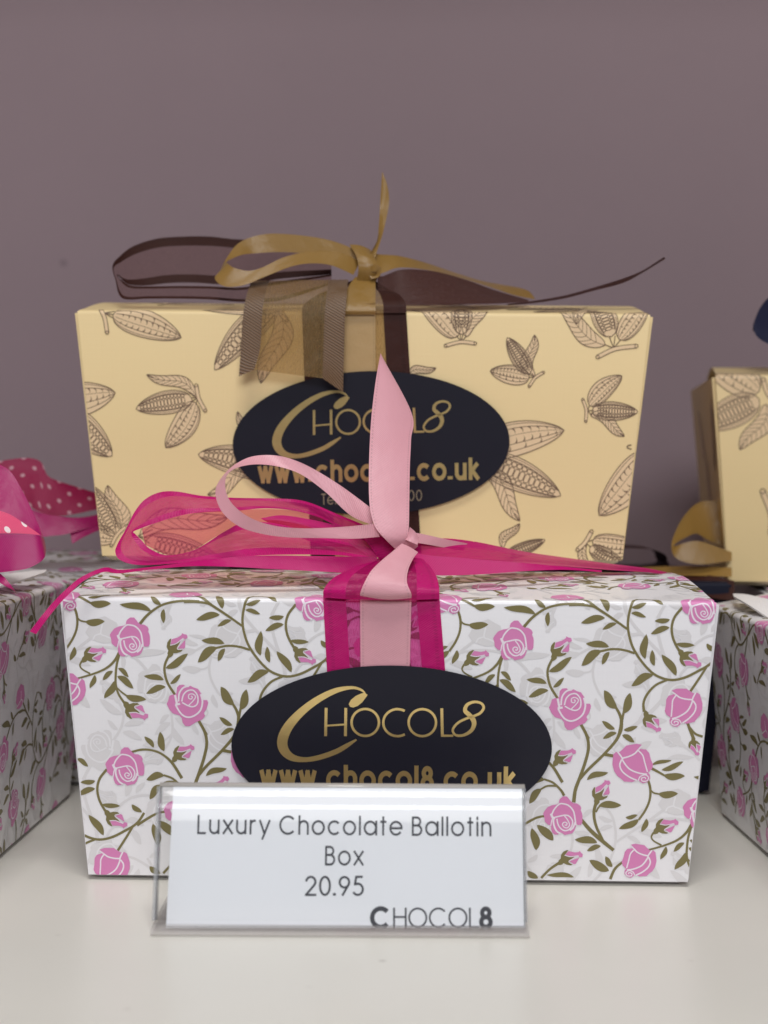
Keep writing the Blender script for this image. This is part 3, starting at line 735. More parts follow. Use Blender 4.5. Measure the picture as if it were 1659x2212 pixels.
def cleaf(a, b, t, wd, lw, bend=0.1, layer=1):
    lw *= 0.8
    b, t = Vector(b), Vector(t); d = t - b; L = d.length; nn = Vector((-d.y, d.x)) / L
    def mid(s): return b + d * s + nn * (bend * L * math.sin(math.pi * s) + 0.6 * bend * L * math.sin(2 * math.pi * s))
    def hw(s): return (s ** 0.6) * ((1 - s) ** 0.8) * 2.5 * wd / 2
    u = [mid(i / 20) + nn * hw(i / 20) for i in range(21)]; l = [mid(i / 20) - nn * hw(i / 20) for i in range(21)]
    c = [mid(i / 20) for i in range(21)]
    a.poly(layer, 'podfill', u + l[1:-1][::-1])
    for p, q in ((u, 1.1), (l, 1.1), (c, 0.7)): a.stroke(layer + 1, 'ink', p, lw * q, n=21)
    for i in range(3, 18, 2):
        for sd in (u, l): a.stroke(layer + 1, 'ink', [c[i], c[i].lerp(sd[i + 2], 0.55) + d * 0.008, sd[min(i + 3, 20)]], lw * 0.7, n=4)
def twig(a, pts, wd, lw, layer=1):
    a.stroke(layer + 1, 'ink', pts, wd + lw * 1.6); a.stroke(layer + 2, 'podfill', pts, wd)
    for e in (pts[0], pts[-1]): a.stroke(layer + 3, 'ink', arcp(e[0], e[1], wd * 0.55, wd * 0.55, 0, 360, 10), lw * 0.8, n=11, closed=True)
def stem_bits(a, o, ends, lw):
    for e in ends: a.stroke(2, 'ink', [o, e], lw)

parts = []
def crop_art(ox, oy, sc): a = Art(); parts.append((a, ox, oy, sc)); return a
a = crop_art(190, 740, 330 / 1659); lw = 11
cleaf(a, (1440, 1110), (830, 840), 150, lw, 0.10); closed_pod(a, (1425, 1180), (1063, 1728), 300, lw, -0.06, -1); open_pod(a, (1385, 1140), (702, 1256), 285, lw, 0.02)
stem_bits(a, (1450, 1125), [(1350, 1050), (1365, 1120), (1375, 1170), (1430, 1210)], lw); twig(a, [(1435, 970), (1465, 1130), (1545, 1280)], 34, lw)
closed_pod(a, (420, 110), (1252, 388), 340, lw, -0.02, 1); stem_bits(a, (320, 90), [(440, 70), (420, 150), (430, 110)], lw); twig(a, [(265, 40), (320, 150), (350, 328)], 36, lw)
closed_pod(a, (-420, 1220), (450, 1060), 430, lw, 0.0, -1); open_pod(a, (-250, 1250), (410, 1830), 400, lw)
a = crop_art(160, 660, 740 / 1659); lw = 4.6
closed_pod(a, (1185, 170), (735, 185), 150, lw, 0.05, -1); open_pod(a, (1150, 165), (806, 528), 155, lw, 0.04); cleaf(a, (1150, 190), (1057, 602), 125, lw, -0.10)
twig(a, [(1165, 228), (1200, 262)], 14, lw)
cleaf(a, (985, 955), (931, 755), 60, lw, 0.1)
open_pod(a, (1120, 1090), (718, 986), 165, lw, 0.05); cleaf(a, (1090, 1120), (768, 1206), 105, lw, 0.2)
cleaf(a, (280, 1420), (226, 1155), 95, lw, 0.12); open_pod(a, (275, 1430), (120, 1150), 130, lw); closed_pod(a, (268, 1440), (60, 1400), 110, lw); twig(a, [(330, 1375), (280, 1420), (246, 1482)], 15, lw)
cleaf(a, (395, 1435), (882, 1325), 120, lw, -0.09); open_pod(a, (430, 1460), (860, 1590), 175, lw)
stem_bits(a, (390, 1430), [(470, 1395), (455, 1470), (440, 1440)], lw)
a = crop_art(1000, 740, 580 / 1659); lw = 6.2
closed_pod(a, (310, 215), (-5, -120), 190, lw, 0.05, -1); cleaf(a, (365, 215), (520, -30), 105, lw, -0.08); open_pod(a, (335, 200), (345, -180), 150, lw)
stem_bits(a, (333, 248), [(300, 205), (325, 190), (350, 190), (375, 210)], lw); twig(a, [(225, 278), (330, 252), (432, 262)], 18, lw)
cleaf(a, (842, 492), (842, 203), 92, lw, -0.14); open_pod(a, (808, 472), (653, 223), 122, lw); closed_pod(a, (806, 500), (535, 452), 135, lw, 0.0, 1)
stem_bits(a, (842, 495), [(800, 470), (800, 498), (825, 470)], lw); twig(a, [(905, 462), (848, 498), (804, 560)], 13, lw)
cleaf(a, (1330, 275), (1020, 20), 130, lw, -0.06); closed_pod(a, (1430, 235), (1640, -60), 150, lw); open_pod(a, (1375, 215), (1250, -130), 175, lw)
stem_bits(a, (1390, 295), [(1330, 270), (1360, 215), (1400, 210), (1440, 235)], lw); twig(a, [(1278, 356), (1400, 300), (1548, 280)], 22, lw)
closed_pod(a, (1222, 690), (1447, 486), 135, lw, -0.06, 1); cleaf(a, (1228, 752), (1465, 905), 88, lw, -0.10); open_pod(a, (1240, 728), (1558, 735), 132, lw)
stem_bits(a, (1208, 725), [(1225, 690), (1255, 728), (1240, 760)], lw); twig(a, [(1176, 650), (1200, 720), (1197, 802)], 14, lw)
cleaf(a, (-40, 500), (160, 432), 60, lw, -0.12)
a = crop_art(1180, 980, 400 / 1659); lw = 9.5
cleaf(a, (-60, 640), (327, 1168), 190, lw, -0.09); closed_pod(a, (-150, 470), (772, 256), 350, lw, -0.03, -1); open_pod(a, (-110, 540), (738, 912), 330, lw, -0.02)
closed_pod(a, (1640, 480), (1122, 1112), 360, lw, -0.03, 1)
cleaf(a, (150, 1440), (325, 1195), 100, lw, -0.12); open_pod(a, (180, 1520), (580, 1358), 130, lw)
closed_pod(a, (1055, 1375), (1560, 1420), 230, lw, 0.05, -1); cleaf(a, (990, 1390), (1010, 1720), 90, lw); open_pod(a, (1030, 1430), (1420, 1680), 175, lw)
stem_bits(a, (985, 1385), [(1060, 1360), (1040, 1430), (990, 1440)], lw); twig(a, [(905, 1458), (985, 1380), (1048, 1272)], 30, lw)
a.stroke(2, 'ink', [(1448, 405), (1415, 410), (1405, 430), (1448, 448)], 11)
pods = Art()
for a, ox, oy, sc in parts: pods.add(a.xf(lambda q, ox=ox, oy=oy, sc=sc: yellow.px(ox + sc * q.x, oy + sc * q.y)))
hi = Art(); VT = yellow.vtop               # what shows of the print on the lid
for k, (ux, uy, an) in enumerate(((-62, 96, 20), (-20, 104, 160), (30, 92, 75), (66, 88, 190), (-40, 128, 250), (12, 130, 30), (60, 124, 110))):
    g = Art(); closed_pod(g, (0, 0), (20, -8), 9, 0.25); open_pod(g, (0, 0), (17, 9), 8, 0.25); cleaf(g, (0, 0), (6, 17), 6, 0.25); twig(g, [(-3, -5), (0, 0), (-1, 6)], 0.9, 0.25)
    c, s = math.cos(R(an)), math.sin(R(an))
    hi.add(g.xf(lambda q: (ux + c * q.x - s * q.y, uy + s * q.x + c * q.y)))
POD_KEYS = ('podfill', 'ink')
pod_side = crop(pods.xf(lambda q: (q.x + 40, q.y)), -50, 50, -5, 90)
yellow.build('cream_paper', 'edge_cream', Art().add(pods).add(hi), POD_KEYS, side_art=pod_side)
tag(yellow.root, 'cream cocoa pod gift box with navy oval sticker and brown and gold bow', 'gift box', 'cocoa pod gift boxes')
ry = Box('gift_box', (190.5, 95.2, 68.5), (0, 0, R(-7)), 166, 155, 68, 94, 4.5, 5.0)
big = Art()
for ux, uy, sc, an in ((-64, 22, 1.0, 0), (-66, 62, 0.8, 200), (-20, 30, 1, 120), (20, 55, 0.8, 60), (50, 20, 1, 10), (-50, 90, 1, 30), (10, 95, 1, 200)):
    g = Art(); closed_pod(g, (3, -2), (20, -22), 15, 0.36, -0.05, -1); open_pod(g, (4, 1), (30, 4), 13, 0.36); cleaf(g, (2, 4), (18, 18), 8, 0.36, 0.1); twig(g, [(-3, 8), (0, 0), (0, -6)], 1.5, 0.36)
    c, s = math.cos(R(an)) * sc, math.sin(R(an)) * sc
    big.add(g.xf(lambda q: (ux + c * q.x - s * q.y, uy + s * q.x + c * q.y)))
ry_side = Art()
closed_pod(ry_side, (-2, 40), (6, 14), 12, 0.3); cleaf(ry_side, (-2, 42), (-20, 58), 9, 0.3); open_pod(ry_side, (38, 60), (30, 36), 11, 0.3)
ry.build('cream_paper', 'edge_cream', big, POD_KEYS, side_art=ry_side)
tag(ry.root, 'cream cocoa pod gift box cut off by the right edge, with navy bow', 'gift box', 'cocoa pod gift boxes')

# ------------------------------------------------------------------ oval stickers
def lab(x, y): return (540 + .48825 * x, 1600 + .48825 * y)       # pixel of the sticker's close-up -> photograph
PC = pink.px(947.6, 1807)
def label_art():
    a = Art(); F = 'foil'
    a.stroke(4, F, [(716, 172), (690, 144), (640, 132), (560, 148), (470, 194), (390, 256), (330, 325), (303, 390), (313, 440), (352, 474), (412, 484), (480, 474), (560, 447), (612, 419), (665, 386)],
             [5, 11, 15, 26, 33, 39, 47, 51, 46, 34, 24, 25, 25, 22, 9], n=90)
    a.poly(4, F, [(720, 167), (704, 158), (690, 160), (662, 172), (638, 192), (627, 212), (634, 226), (650, 229), (672, 221), (694, 203), (707, 185)])
    for p, wd in (([(517, 231), (514, 369)], 14), ([(613, 231), (611, 369)], 14), ([(517, 318), (612, 312)], 9), ([(1082, 233), (1085, 372)], 14), ([(1080, 367), (1138, 367)], 11)): a.stroke(4, F, p, wd)
    a.stroke(4, F, arcp(708, 302, 67, 66, 0, 360, 40), 12, n=41, closed=True)
    a.stroke(4, F, arcp(866, 303, 70, 66, -60, -300, 34), 12, n=35)
    a.stroke(4, F, arcp(987, 303, 67, 66, 0, 360, 40), 12, n=41, closed=True)
    a.stroke(4, F, [(1213, 262), (1196, 244), (1206, 216), (1240, 202), (1274, 208), (1287, 230), (1270, 256), (1236, 272), (1200, 284), (1160, 305), (1136, 338), (1150, 364), (1190, 364), (1226, 342), (1240, 312), (1234, 286), (1213, 262)],
             [22, 20, 16, 13, 12, 13, 13, 12, 12, 12, 12, 12, 14, 18, 22, 24, 22], n=80)
    return a
def px_label(q): return pink.px(*lab(q.x, q.y)) - PC
LA = label_art().xf(px_label)
web, wv = text_art('www.chocol8.co.uk', 8.6 * 0.62 / X * 0.74, 1.25, 'foil', gap=0.20)
def fit_text(txt, width, height, sw, mk, gap, bold=(), space=0.42):
    """art of the given width, centred on 0"""
    a, wd = text_art(txt, height, sw, mk, gap=gap, bold=bold, space=space)
    k = width / wd
    return a.xf(lambda q: ((q.x - wd / 2) * k, q.y))
LA.add(fit_text('www.chocol8.co.uk', 64.6, 5.3, 1.35, 'foil', 0.15).xf(lambda q: (q.x - 0.4, q.y - 10.6)))
LA.add(fit_text('Tel.', 5.0, 2.9, 0.34, 'foil_dull', 0.18).xf(lambda q: (q.x - 12.2, q.y - 17.6)))
LA.add(fit_text('00', 4.0, 2.9, 0.34, 'foil_dull', 0.18).xf(lambda q: (q.x + 12.8, q.y - 16.9)))
def sticker(box, uc, vc, a, b, rot, off):
    bm = bmesh.new(); n = 96
    c, s = math.cos(rot), math.sin(rot)
    rim = [(uc + a * math.cos(2 * math.pi * i / n) * c - b * math.sin(2 * math.pi * i / n) * s, vc + a * math.cos(2 * math.pi * i / n) * s + b * math.sin(2 * math.pi * i / n) * c) for i in range(n)]
    T = [bm.verts.new(box.surf(u, v, off)) for u, v in rim]; B = [bm.verts.new(box.surf(u, v, off - 0.22)) for u, v in rim]
    bm.faces.new(T); bm.faces.new(B[::-1])
    for i in range(n): bm.faces.new((T[i], B[i], B[(i + 1) % n], T[(i + 1) % n]))
    bmesh.ops.recalc_face_normals(bm, faces=bm.faces[:])
    lb = link('oval_label', bm, [M['label']], box.root)
    k = a / 40.4
    bm = bmesh.new(); keys = ['foil', 'foil_dull']
    art = LA.xf(lambda q: (uc + (q.x * c - q.y * s) * k, vc + (q.x * s + q.y * c) * k))
    art_mesh(art, keys, [], [], box.surf, bm, lambda l: off + 0.05 + 0.03 * (l - 4), -99, 999)
    link('lettering', bm, [M[q] for q in keys], lb)
    return lb
pe = (pink.px(1334.8, 1811) - pink.px(560.5, 1803)); PA = pe.length / 2
sticker(pink, PC.x, PC.y, PA, PA * 0.517, 0.0, 1.15)
YC = yellow.px(898.6, 1073); YA = (yellow.px(1233, 1073) - yellow.px(564, 1073)).length / 2
sticker(yellow, YC.x, YC.y, YA, YA * 0.519, R(1.4), 1.25)

# ------------------------------------------------------------------ ribbons
def grid_ribbon(name, A, B, mats, bands, parent, n=90, belly=0.0, nu=16, flat=True):
    """a woven strip between two 3D edge lines (mm, world); bands = [(u0, u1, material index)]"""
    if len(A) == len(B) and flat: EA, EB = catmull(A, n), catmull(B, n)
    else: EA, EB = arc_resample(A, n), arc_resample(B, n)
    us = sorted(set([i / nu for i in range(nu + 1)] + [b[0] for b in bands] + [b[1] for b in bands]))
    inv = world_mm(parent).inverted() if parent else Matrix()
    bm = bmesh.new(); uvl = bm.loops.layers.uv.new('UVMap'); uve = bm.loops.layers.uv.new('Edge')
    G = []; UV = []; run = 0; prev = None
    for a, b in zip(EA, EB):
        mid = (a + b) / 2
        if prev is not None: run += (mid - prev).length
        prev = mid
        wdt = (b - a).length
        G.append([a.lerp(b, u) for u in us]); UV.append([(u * wdt, run) for u in us])
    if belly:
        for i in range(n):
            i0, i1 = max(i - 1, 0), min(i + 1, n - 1)
            tn = ((EA[i1] + EB[i1]) - (EA[i0] + EB[i0])); nn = tn.cross(EB[i] - EA[i])
            if nn.length > 1e-9:
                nn.normalize()
                for j, u in enumerate(us): G[i][j] = G[i][j] + nn * (belly * (EB[i] - EA[i]).length * math.sin(math.pi * u))
    V = [[bm.verts.new(inv @ p) for p in r] for r in G]
    for i in range(n - 1):
        for j in range(len(us) - 1):
            um = (us[j] + us[j + 1]) / 2
            try: f = bm.faces.new((V[i][j], V[i][j + 1], V[i + 1][j + 1], V[i + 1][j]))
            except ValueError: continue
            f.smooth = True
            for u0, u1, mi in bands:
                if u0 <= um <= u1: f.material_index = mi
            for lp, (ii, jj) in zip(f.loops, ((i, j), (i, j + 1), (i + 1, j + 1), (i + 1, j))): lp[uvl].uv = UV[ii][jj]; lp[uve].uv = (us[jj], UV[ii][jj][1])
    return link(name, bm, mats, parent)
SAT = [(0, 1, 0)]
ORG = [(0, 0.19, 0), (0.19, 0.81, 1), (0.81, 1, 0)]
def crp(ox, oy, sc):
    """close-up pixel (x, y, depth) -> 3D point in mm"""
    return lambda L: [at((ox + sc * q[0]) * 0.892, (oy + sc * q[1]) * 0.892, q[2]) for q in L]
D1 = lambda L: [at(q[0], q[1], q[2]) for q in L]
def on_box(box, L):
    """(x, y, offset) in display pixels on the front panel -> 3D"""
    out = []
    for x, y, o in L:
        u = box.px(x / 0.892, y / 0.892); out.append(box.mw @ box.surf(u.x, u.y, o))
    return out
def panel(box, uv): return [box.mw @ box.surf(u, v, o) for u, v, o in uv]

# --- magenta and pale pink bow on the front box
PR = pink.root
Z5 = crp(500, 840, 600 / 1659); Z6 = crp(260, 1180, 840 / 1659)
wrap = empty('ribbon_wrap', (0, 0, 0)); wrap.parent = PR
def sub(o, par):
    o.parent = par; return o
MS, MO = M['magenta_satin'], M['magenta_sheer']
def pband(box, xl0, xr0, xl1, xr1, yt, yb_, o, name, mats, bands, parent):
    """band lying on the front panel from the fold down to the base"""
    a0, b0 = box.px(xl0 / .892, yt / .892), box.px(xr0 / .892, yt / .892)
    a1, b1 = box.px(xl1 / .892, yb_ / .892), box.px(xr1 / .892, yb_ / .892)
    def line(p0, p1):
        out = []
        vs = [box.L[7] + 2.5] + [box.L[k] for k in (7, 6, 5, 4, 3, 2, 1)] + [box.L[1] * (1 - i / 8) for i in range(1, 9)]
        for v in vs:
            t = (v - p1.y) / (p0.y - p1.y)
            out.append((p1.x + (p0.x - p1.x) * t, max(v, 0.3), o))
        return panel(box, out)
    return grid_ribbon(name, line(a0, a1), line(b0, b1), mats, bands, parent, n=90)
ORGW = [(0, 0.195, 0), (0.195, 0.805, 1), (0.805, 1, 0)]
bpy.data.objects.remove(wrap)
pband(pink, 698, 949, 706, 961, 1290, 1440, 0.35, 'organza_band', [MS, M['magenta_veil']], ORGW, PR)
pband(pink, 778, 889, 779, 885, 1290, 1440, 0.62, 'satin_band', [M['pink_satin']], SAT, PR)
# over the lid edge to the knot
grid_ribbon('organza_band', D1([(698, 1291, 388.3), (700, 1272, 388.2), (718, 1250, 392), (750, 1232, 397), (790, 1216, 402), (835, 1200, 405), (862, 1190, 406)]),
            D1([(949, 1294, 387.6), (949, 1274, 387.4), (944, 1248, 391), (932, 1227, 396), (916, 1210, 401), (900, 1198, 405), (885, 1190, 406)]), [MS, MO], ORGW, PR, n=50, belly=-0.06)
bow = grid_ribbon('knot', D1([(812, 1150, 404), (838, 1168, 401), (858, 1180, 400.5), (880, 1190, 402)]), D1([(858, 1138, 405), (880, 1148, 401.5), (896, 1164, 401), (903, 1180, 403)]), [M['pink_satin']], SAT, PR, n=30, belly=0.15)
grid_ribbon('satin_band', D1([(778, 1291, 387.0), (778.5, 1280, 385.6), (787, 1259, 385.6), (802, 1233, 388), (825, 1210, 391.5), (848, 1191, 395), (868, 1174, 398)]),
            D1([(889, 1293, 386.6), (888, 1281, 385.2), (880, 1262, 385.6), (879, 1246, 387.5), (883, 1227, 390.5), (893, 1206, 394.5), (903, 1193, 398)]), [M['pink_satin']], SAT, PR, n=60, belly=-0.05)
grid_ribbon('ribbon_tail', Z5([(1165, 43, 416), (1130, 250, 412), (1102, 500, 408), (1088, 800, 404), (1092, 1050, 400), (1125, 1195, 398), (1190, 1280, 397.5), (1262, 1352, 399)]),
            Z5([(1167, 47, 417), (1372, 438, 415), (1370, 620, 411), (1362, 800, 407), (1358, 1040, 403), (1356, 1180, 400), (1348, 1260, 399), (1330, 1312, 399.5)]), [M['pink_satin']], SAT, PR, n=90, belly=0.04)
grid_ribbon('bow_loop', Z5([(1110, 1085, 404), (900, 930, 407), (700, 808, 409), (550, 745, 411), (420, 724, 412), (290, 738, 411), (180, 795, 409), (105, 870, 406), (62, 950, 402), (72, 1040, 398), (125, 1130, 395), (230, 1208, 394), (380, 1254, 394), (560, 1276, 395), (800, 1281, 396), (1000, 1284, 397.5), (1160, 1272, 399)]),
            Z5([(1115, 1195, 402), (960, 1125, 405), (800, 975, 407), (640, 858, 409), (500, 806, 410), (360, 787, 409), (250, 797, 407), (170, 828, 404), (130, 880, 401), (130, 965, 397.5), (168, 1045, 394.5), (250, 1118, 393), (360, 1172, 393), (500, 1205, 394), (680, 1215, 395), (900, 1206, 397), (1130, 1184, 398.5)]),
            [M['pink_satin']], SAT, PR, n=140)
grid_ribbon('ribbon_tail', D1([(876, 1150, 403), (905, 1152, 406), (960, 1164, 412), (1010, 1174, 418)]), D1([(884, 1172, 402), (910, 1174, 405), (955, 1182, 411), (1000, 1190, 417)]), [M['pink_satin']], SAT, PR, n=20)
grid_ribbon('knot', Z5([(1360, 1205, 399.5), (1395, 1235, 398.5), (1424, 1278, 398.5)]), Z5([(1330, 1290, 399), (1365, 1305, 398), (1414, 1326, 398.5)]), [M['pink_satin']], SAT, PR, n=16, belly=0.1)
# organza loop
grid_ribbon('bow_loop', Z6([(1240, 185, 408), (1100, 128, 413), (950, 68, 418), (820, 54, 421), (600, 50, 424), (450, 40, 425), (330, 20, 424), (250, 24, 421), (180, 58, 417), (130, 118, 413), (90, 198, 409), (50, 268, 405), (38, 312, 402), (65, 350, 400), (150, 372, 399), (300, 366, 399), (500, 350, 400), (700, 328, 401), (900, 322, 402), (1100, 325, 403), (1285, 345, 404)]),
            Z6([(1270, 252, 407), (1100, 186, 411), (1000, 140, 415), (880, 110, 418), (750, 101, 420), (600, 114, 421), (430, 122, 421), (330, 140, 418), (240, 168, 414), (165, 195, 410), (125, 212, 407), (135, 225, 405), (165, 255, 404.5), (205, 295, 404), (290, 325, 404), (420, 298, 405), (560, 212, 408), (660, 168, 410), (820, 176, 410), (1030, 235, 408), (1290, 300, 406)]), [MS, MO], [(0, 0.22, 0), (0.22, 0.8, 1), (0.8, 1, 0)], PR, n=170)
grid_ribbon('bow_loop', Z6([(1295, 262, 406), (1200, 222, 408), (1100, 184, 410), (950, 150, 412), (830, 134, 413), (735, 148, 413)]),
            Z6([(1295, 335, 404), (1200, 318, 405), (1100, 296, 406.5), (950, 252, 409), (830, 200, 411), (738, 152, 412.5)]), [MS, M['magenta_dense']], [(0, 0.25, 0), (0.25, 1, 1)], PR, n=60)
grid_ribbon('organza_web', Z6([(1030, 148, 413), (900, 113, 416.5), (760, 104, 419), (560, 112, 421), (430, 121, 420), (330, 140, 418), (240, 168, 414), (165, 198, 410)]),
            Z6([(1040, 236, 408.5), (900, 198, 409.5), (780, 172, 410.5), (620, 190, 410), (520, 236, 409), (410, 300, 407), (300, 326, 405), (180, 275, 405)]), [ribbon_mat('magenta_film', (0.66, 0.03, 0.18), 0.45, 0.3, alpha=0.26, sheen=0.0, trans=0.3, weave=0.08, tint=(0.90, 0.47, 0.55))], SAT, PR, n=40)
# tail to the left, hanging over the box corner
grid_ribbon('ribbon_tail', Z6([(1290, 332, 402), (1050, 330, 400), (800, 326, 398), (600, 334, 397), (400, 356, 396), (200, 382, 394), (60, 394, 392)]) + D1([(225, 1226, 390), (180, 1244, 388), (150, 1266, 385.8), (118, 1297, 384), (90, 1330, 382), (64, 1364, 381)]),
            Z6([(1290, 420, 401), (1050, 405, 398), (800, 392, 396), (600, 381, 395), (400, 378, 394), (200, 395, 392), (60, 412, 390)]) + D1([(222, 1236, 388.5), (182, 1254, 387), (158, 1275, 385), (130, 1303, 383), (103, 1336, 381.5), (78, 1370, 380.5)]), [MS, MO], SAT, PR, n=120)
# tails to the right
grid_ribbon('ribbon_tail', D1([(880, 1160, 405), (930, 1165, 410), (966, 1163, 415), (1032, 1171, 422), (1130, 1191, 430), (1211, 1203, 434), (1314, 1217, 436), (1395, 1227, 437), (1440, 1236, 438)]),
            D1([(880, 1205, 403), (930, 1216, 405), (966, 1221, 407), (1032, 1219, 410), (1130, 1219, 414), (1211, 1223, 419), (1314, 1231, 425), (1395, 1236, 430), (1440, 1241, 434)]), [MS, M['magenta_dense']], [(0, 0.3, 0), (0.3, 0.8, 1), (0.8, 1, 0)], PR, n=80)
grid_ribbon('ribbon_tail', D1([(885, 1192, 403), (930, 1200, 403), (980, 1204, 404), (1050, 1210, 405), (1130, 1216, 407), (1220, 1224, 411), (1300, 1232, 416)]),
            D1([(890, 1236, 400), (930, 1242, 399), (980, 1243, 400), (1050, 1240, 402), (1130, 1234, 405), (1220, 1231, 410), (1300, 1236, 415)]), [MS, MO], SAT, PR, n=60)
grid_ribbon('knot', Z6([(1180, 200, 407), (1230, 250, 405.5), (1290, 330, 404), (1330, 400, 402.5)]), Z6([(1420, 190, 409), (1440, 240, 406), (1450, 290, 404), (1440, 350, 402.5)]), [MS, MO], SAT, PR, n=24, belly=0.12)

# --- brown and gold bow on the cream box
YR = yellow.root
BS, BO, GS, NS, NO_ = M['brown_satin'], M['brown_sheer'], M['gold_satin'], M['bronze_satin'], M['bronze_sheer']
T1 = crp(200, 380, 800 / 1659); T2 = crp(860, 380, 800 / 1659)
pband(yellow, 653, 878, 668, 905, 680, 1110, 0.45, 'organza_band', [BS, NO_], [(0, 0.22, 0), (0.22, 0.78, 1), (0.78, 1, 0)], YR)
pband(yellow, 740, 811, 742, 812, 680, 1110, 0.75, 'satin_band', [ribbon_mat('pale_gold_satin', (0.50, 0.33, 0.15), 0.4, 0.4)], SAT, YR)
grid_ribbon('organza_band', D1([(653, 676, 456.2), (655, 660, 456.8), (680, 640, 461), (720, 622, 466), (760, 606, 470), (780, 598, 471)]),
            D1([(878, 676, 456.0), (876, 655, 456.6), (862, 636, 461), (838, 624, 466), (815, 610, 470), (802, 600, 471)]), [BS, NO_], [(0, 0.22, 0), (0.22, 0.78, 1), (0.78, 1, 0)], YR, n=40)
grid_ribbon('satin_band', D1([(741, 679, 456), (741, 668, 455.6), (745, 640, 459), (755, 615, 463), (768, 598, 466)]), D1([(811, 679, 455.8), (811, 668, 455.4), (811, 640, 459), (811, 615, 463), (810, 600, 466)]), [GS], SAT, YR, n=40)
# cut tail hanging over the front
hA = T1([(850, 622, 462), (838, 650, 458), (822, 700, 454.6), (808, 780, 453.2), (796, 950, 453.2), (785, 1102, 453.5)])
hB = T1([(1335, 616, 463), (1330, 645, 458.5), (1326, 700, 454.6), (1318, 800, 453), (1312, 1000, 453), (1308, 1180, 453.3)])
def cut_tail(name, A, B, mats, bands, parent, notch, n=60):
    """a ribbon end whose cut edge dips between its two corners"""
    o = grid_ribbon(name, A, B, mats, bands, parent, n=n, nu=24)
    return o
def tail_strip(A, B, u0, u1, end, name, mt):
    """part of the tail between two fractions of its width, with its own cut end"""
    a = [p.lerp(q, u0) for p, q in zip(A, B)]; b = [p.lerp(q, u1) for p, q in zip(A, B)]
    a[-1] = end[0]; b[-1] = end[1]
    return a, b
E1 = T1([(785, 1102, 453.4), (862, 1068, 453.2), (1110, 1052, 453.0), (1205, 1112, 453.0), (1308, 1182, 453.2)])
vA, vB = hA, hB
bm_parts = []
root_tail = grid_ribbon('ribbon_tail', *tail_strip(vA, vB, 0.0, 0.185, (E1[0], E1[1]), '', None), [NS], SAT, YR, n=50)
grid_ribbon('organza_web', *tail_strip(vA, vB, 0.185, 0.80, (E1[1], E1[3]), '', None), [NO_], SAT, root_tail, n=50)
grid_ribbon('satin_border', *tail_strip(vA, vB, 0.80, 1.0, (E1[3], E1[4]), '', None), [NS], SAT, root_tail, n=50)
# gold loop
grid_ribbon('bow_loop', T1([(1385, 470, 468), (1250, 420, 471), (1100, 394, 473), (950, 385, 474), (850, 402, 473), (775, 440, 470), (722, 510, 466), (690, 570, 462), (664, 606, 459), (690, 640, 457), (740, 653, 456), (820, 641, 456), (920, 600, 457), (1050, 550, 459), (1150, 535, 461), (1250, 545, 463), (1360, 592, 465)]),
            T1([(1385, 530, 467), (1250, 497, 469), (1100, 483, 471), (980, 478, 472), (870, 484, 471), (800, 492, 468), (745, 514, 465), (724, 528, 462), (735, 540, 459.5), (760, 556, 458), (830, 572, 458), (900, 556, 459), (1000, 508, 461), (1100, 481, 463), (1200, 472, 465), (1300, 482, 466), (1395, 525, 467)]), [GS], SAT, YR, n=130)
grid_ribbon('ribbon_tail', T1([(1385, 590, 464), (1405, 540, 465), (1440, 490, 466), (1478, 420, 468), (1487, 350, 470), (1492, 270, 472), (1498, 170, 474), (1504, 74, 476)]),
            T1([(1455, 595, 464), (1462, 540, 466), (1480, 470, 468), (1505, 395, 470), (1528, 300, 472), (1540, 220, 473), (1530, 140, 475), (1507, 78, 476)]), [GS], SAT, YR, n=70, belly=0.06)
grid_ribbon('knot', T1([(1340, 440, 468), (1375, 500, 464), (1385, 560, 463), (1375, 625, 465)]), T1([(1450, 470, 469), (1475, 520, 464.5), (1490, 565, 463.5), (1475, 625, 465.5)]), [GS], SAT, YR, n=26, belly=0.1)
grid_ribbon('knot', T1([(1430, 560, 463), (1470, 540, 462), (1500, 560, 462.5), (1490, 600, 463), (1450, 612, 463)]), T1([(1425, 585, 463.5), (1462, 575, 462.5), (1478, 582, 463), (1468, 596, 463.5), (1440, 596, 463.5)]), [GS], SAT, YR, n=30)
# brown organza loop
grid_ribbon('bow_loop', T1([(1250, 450, 476), (1000, 420, 482), (780, 414, 487), (640, 400, 489), (500, 400, 490), (370, 411, 489), (255, 448, 485), (185, 500, 479), (150, 548, 473), (165, 620, 468), (200, 710, 465), (330, 712, 464), (480, 712, 464), (640, 716, 464), (800, 728, 464), (1000, 720, 465), (1250, 640, 466)]),
            T1([(1250, 590, 474), (1000, 612, 478), (850, 635, 481), (700, 640, 483), (560, 632, 484), (430, 634, 483), (320, 646, 480), (230, 640, 476), (182, 600, 472.5), (188, 612, 471), (240, 645, 470), (330, 650, 469), (480, 648, 468), (640, 650, 468), (800, 655, 468), (1000, 622, 468), (1250, 590, 468)]), [BS, BO], [(0, 0.20, 0), (0.20, 0.82, 1), (0.82, 1, 0)], YR, n=150)
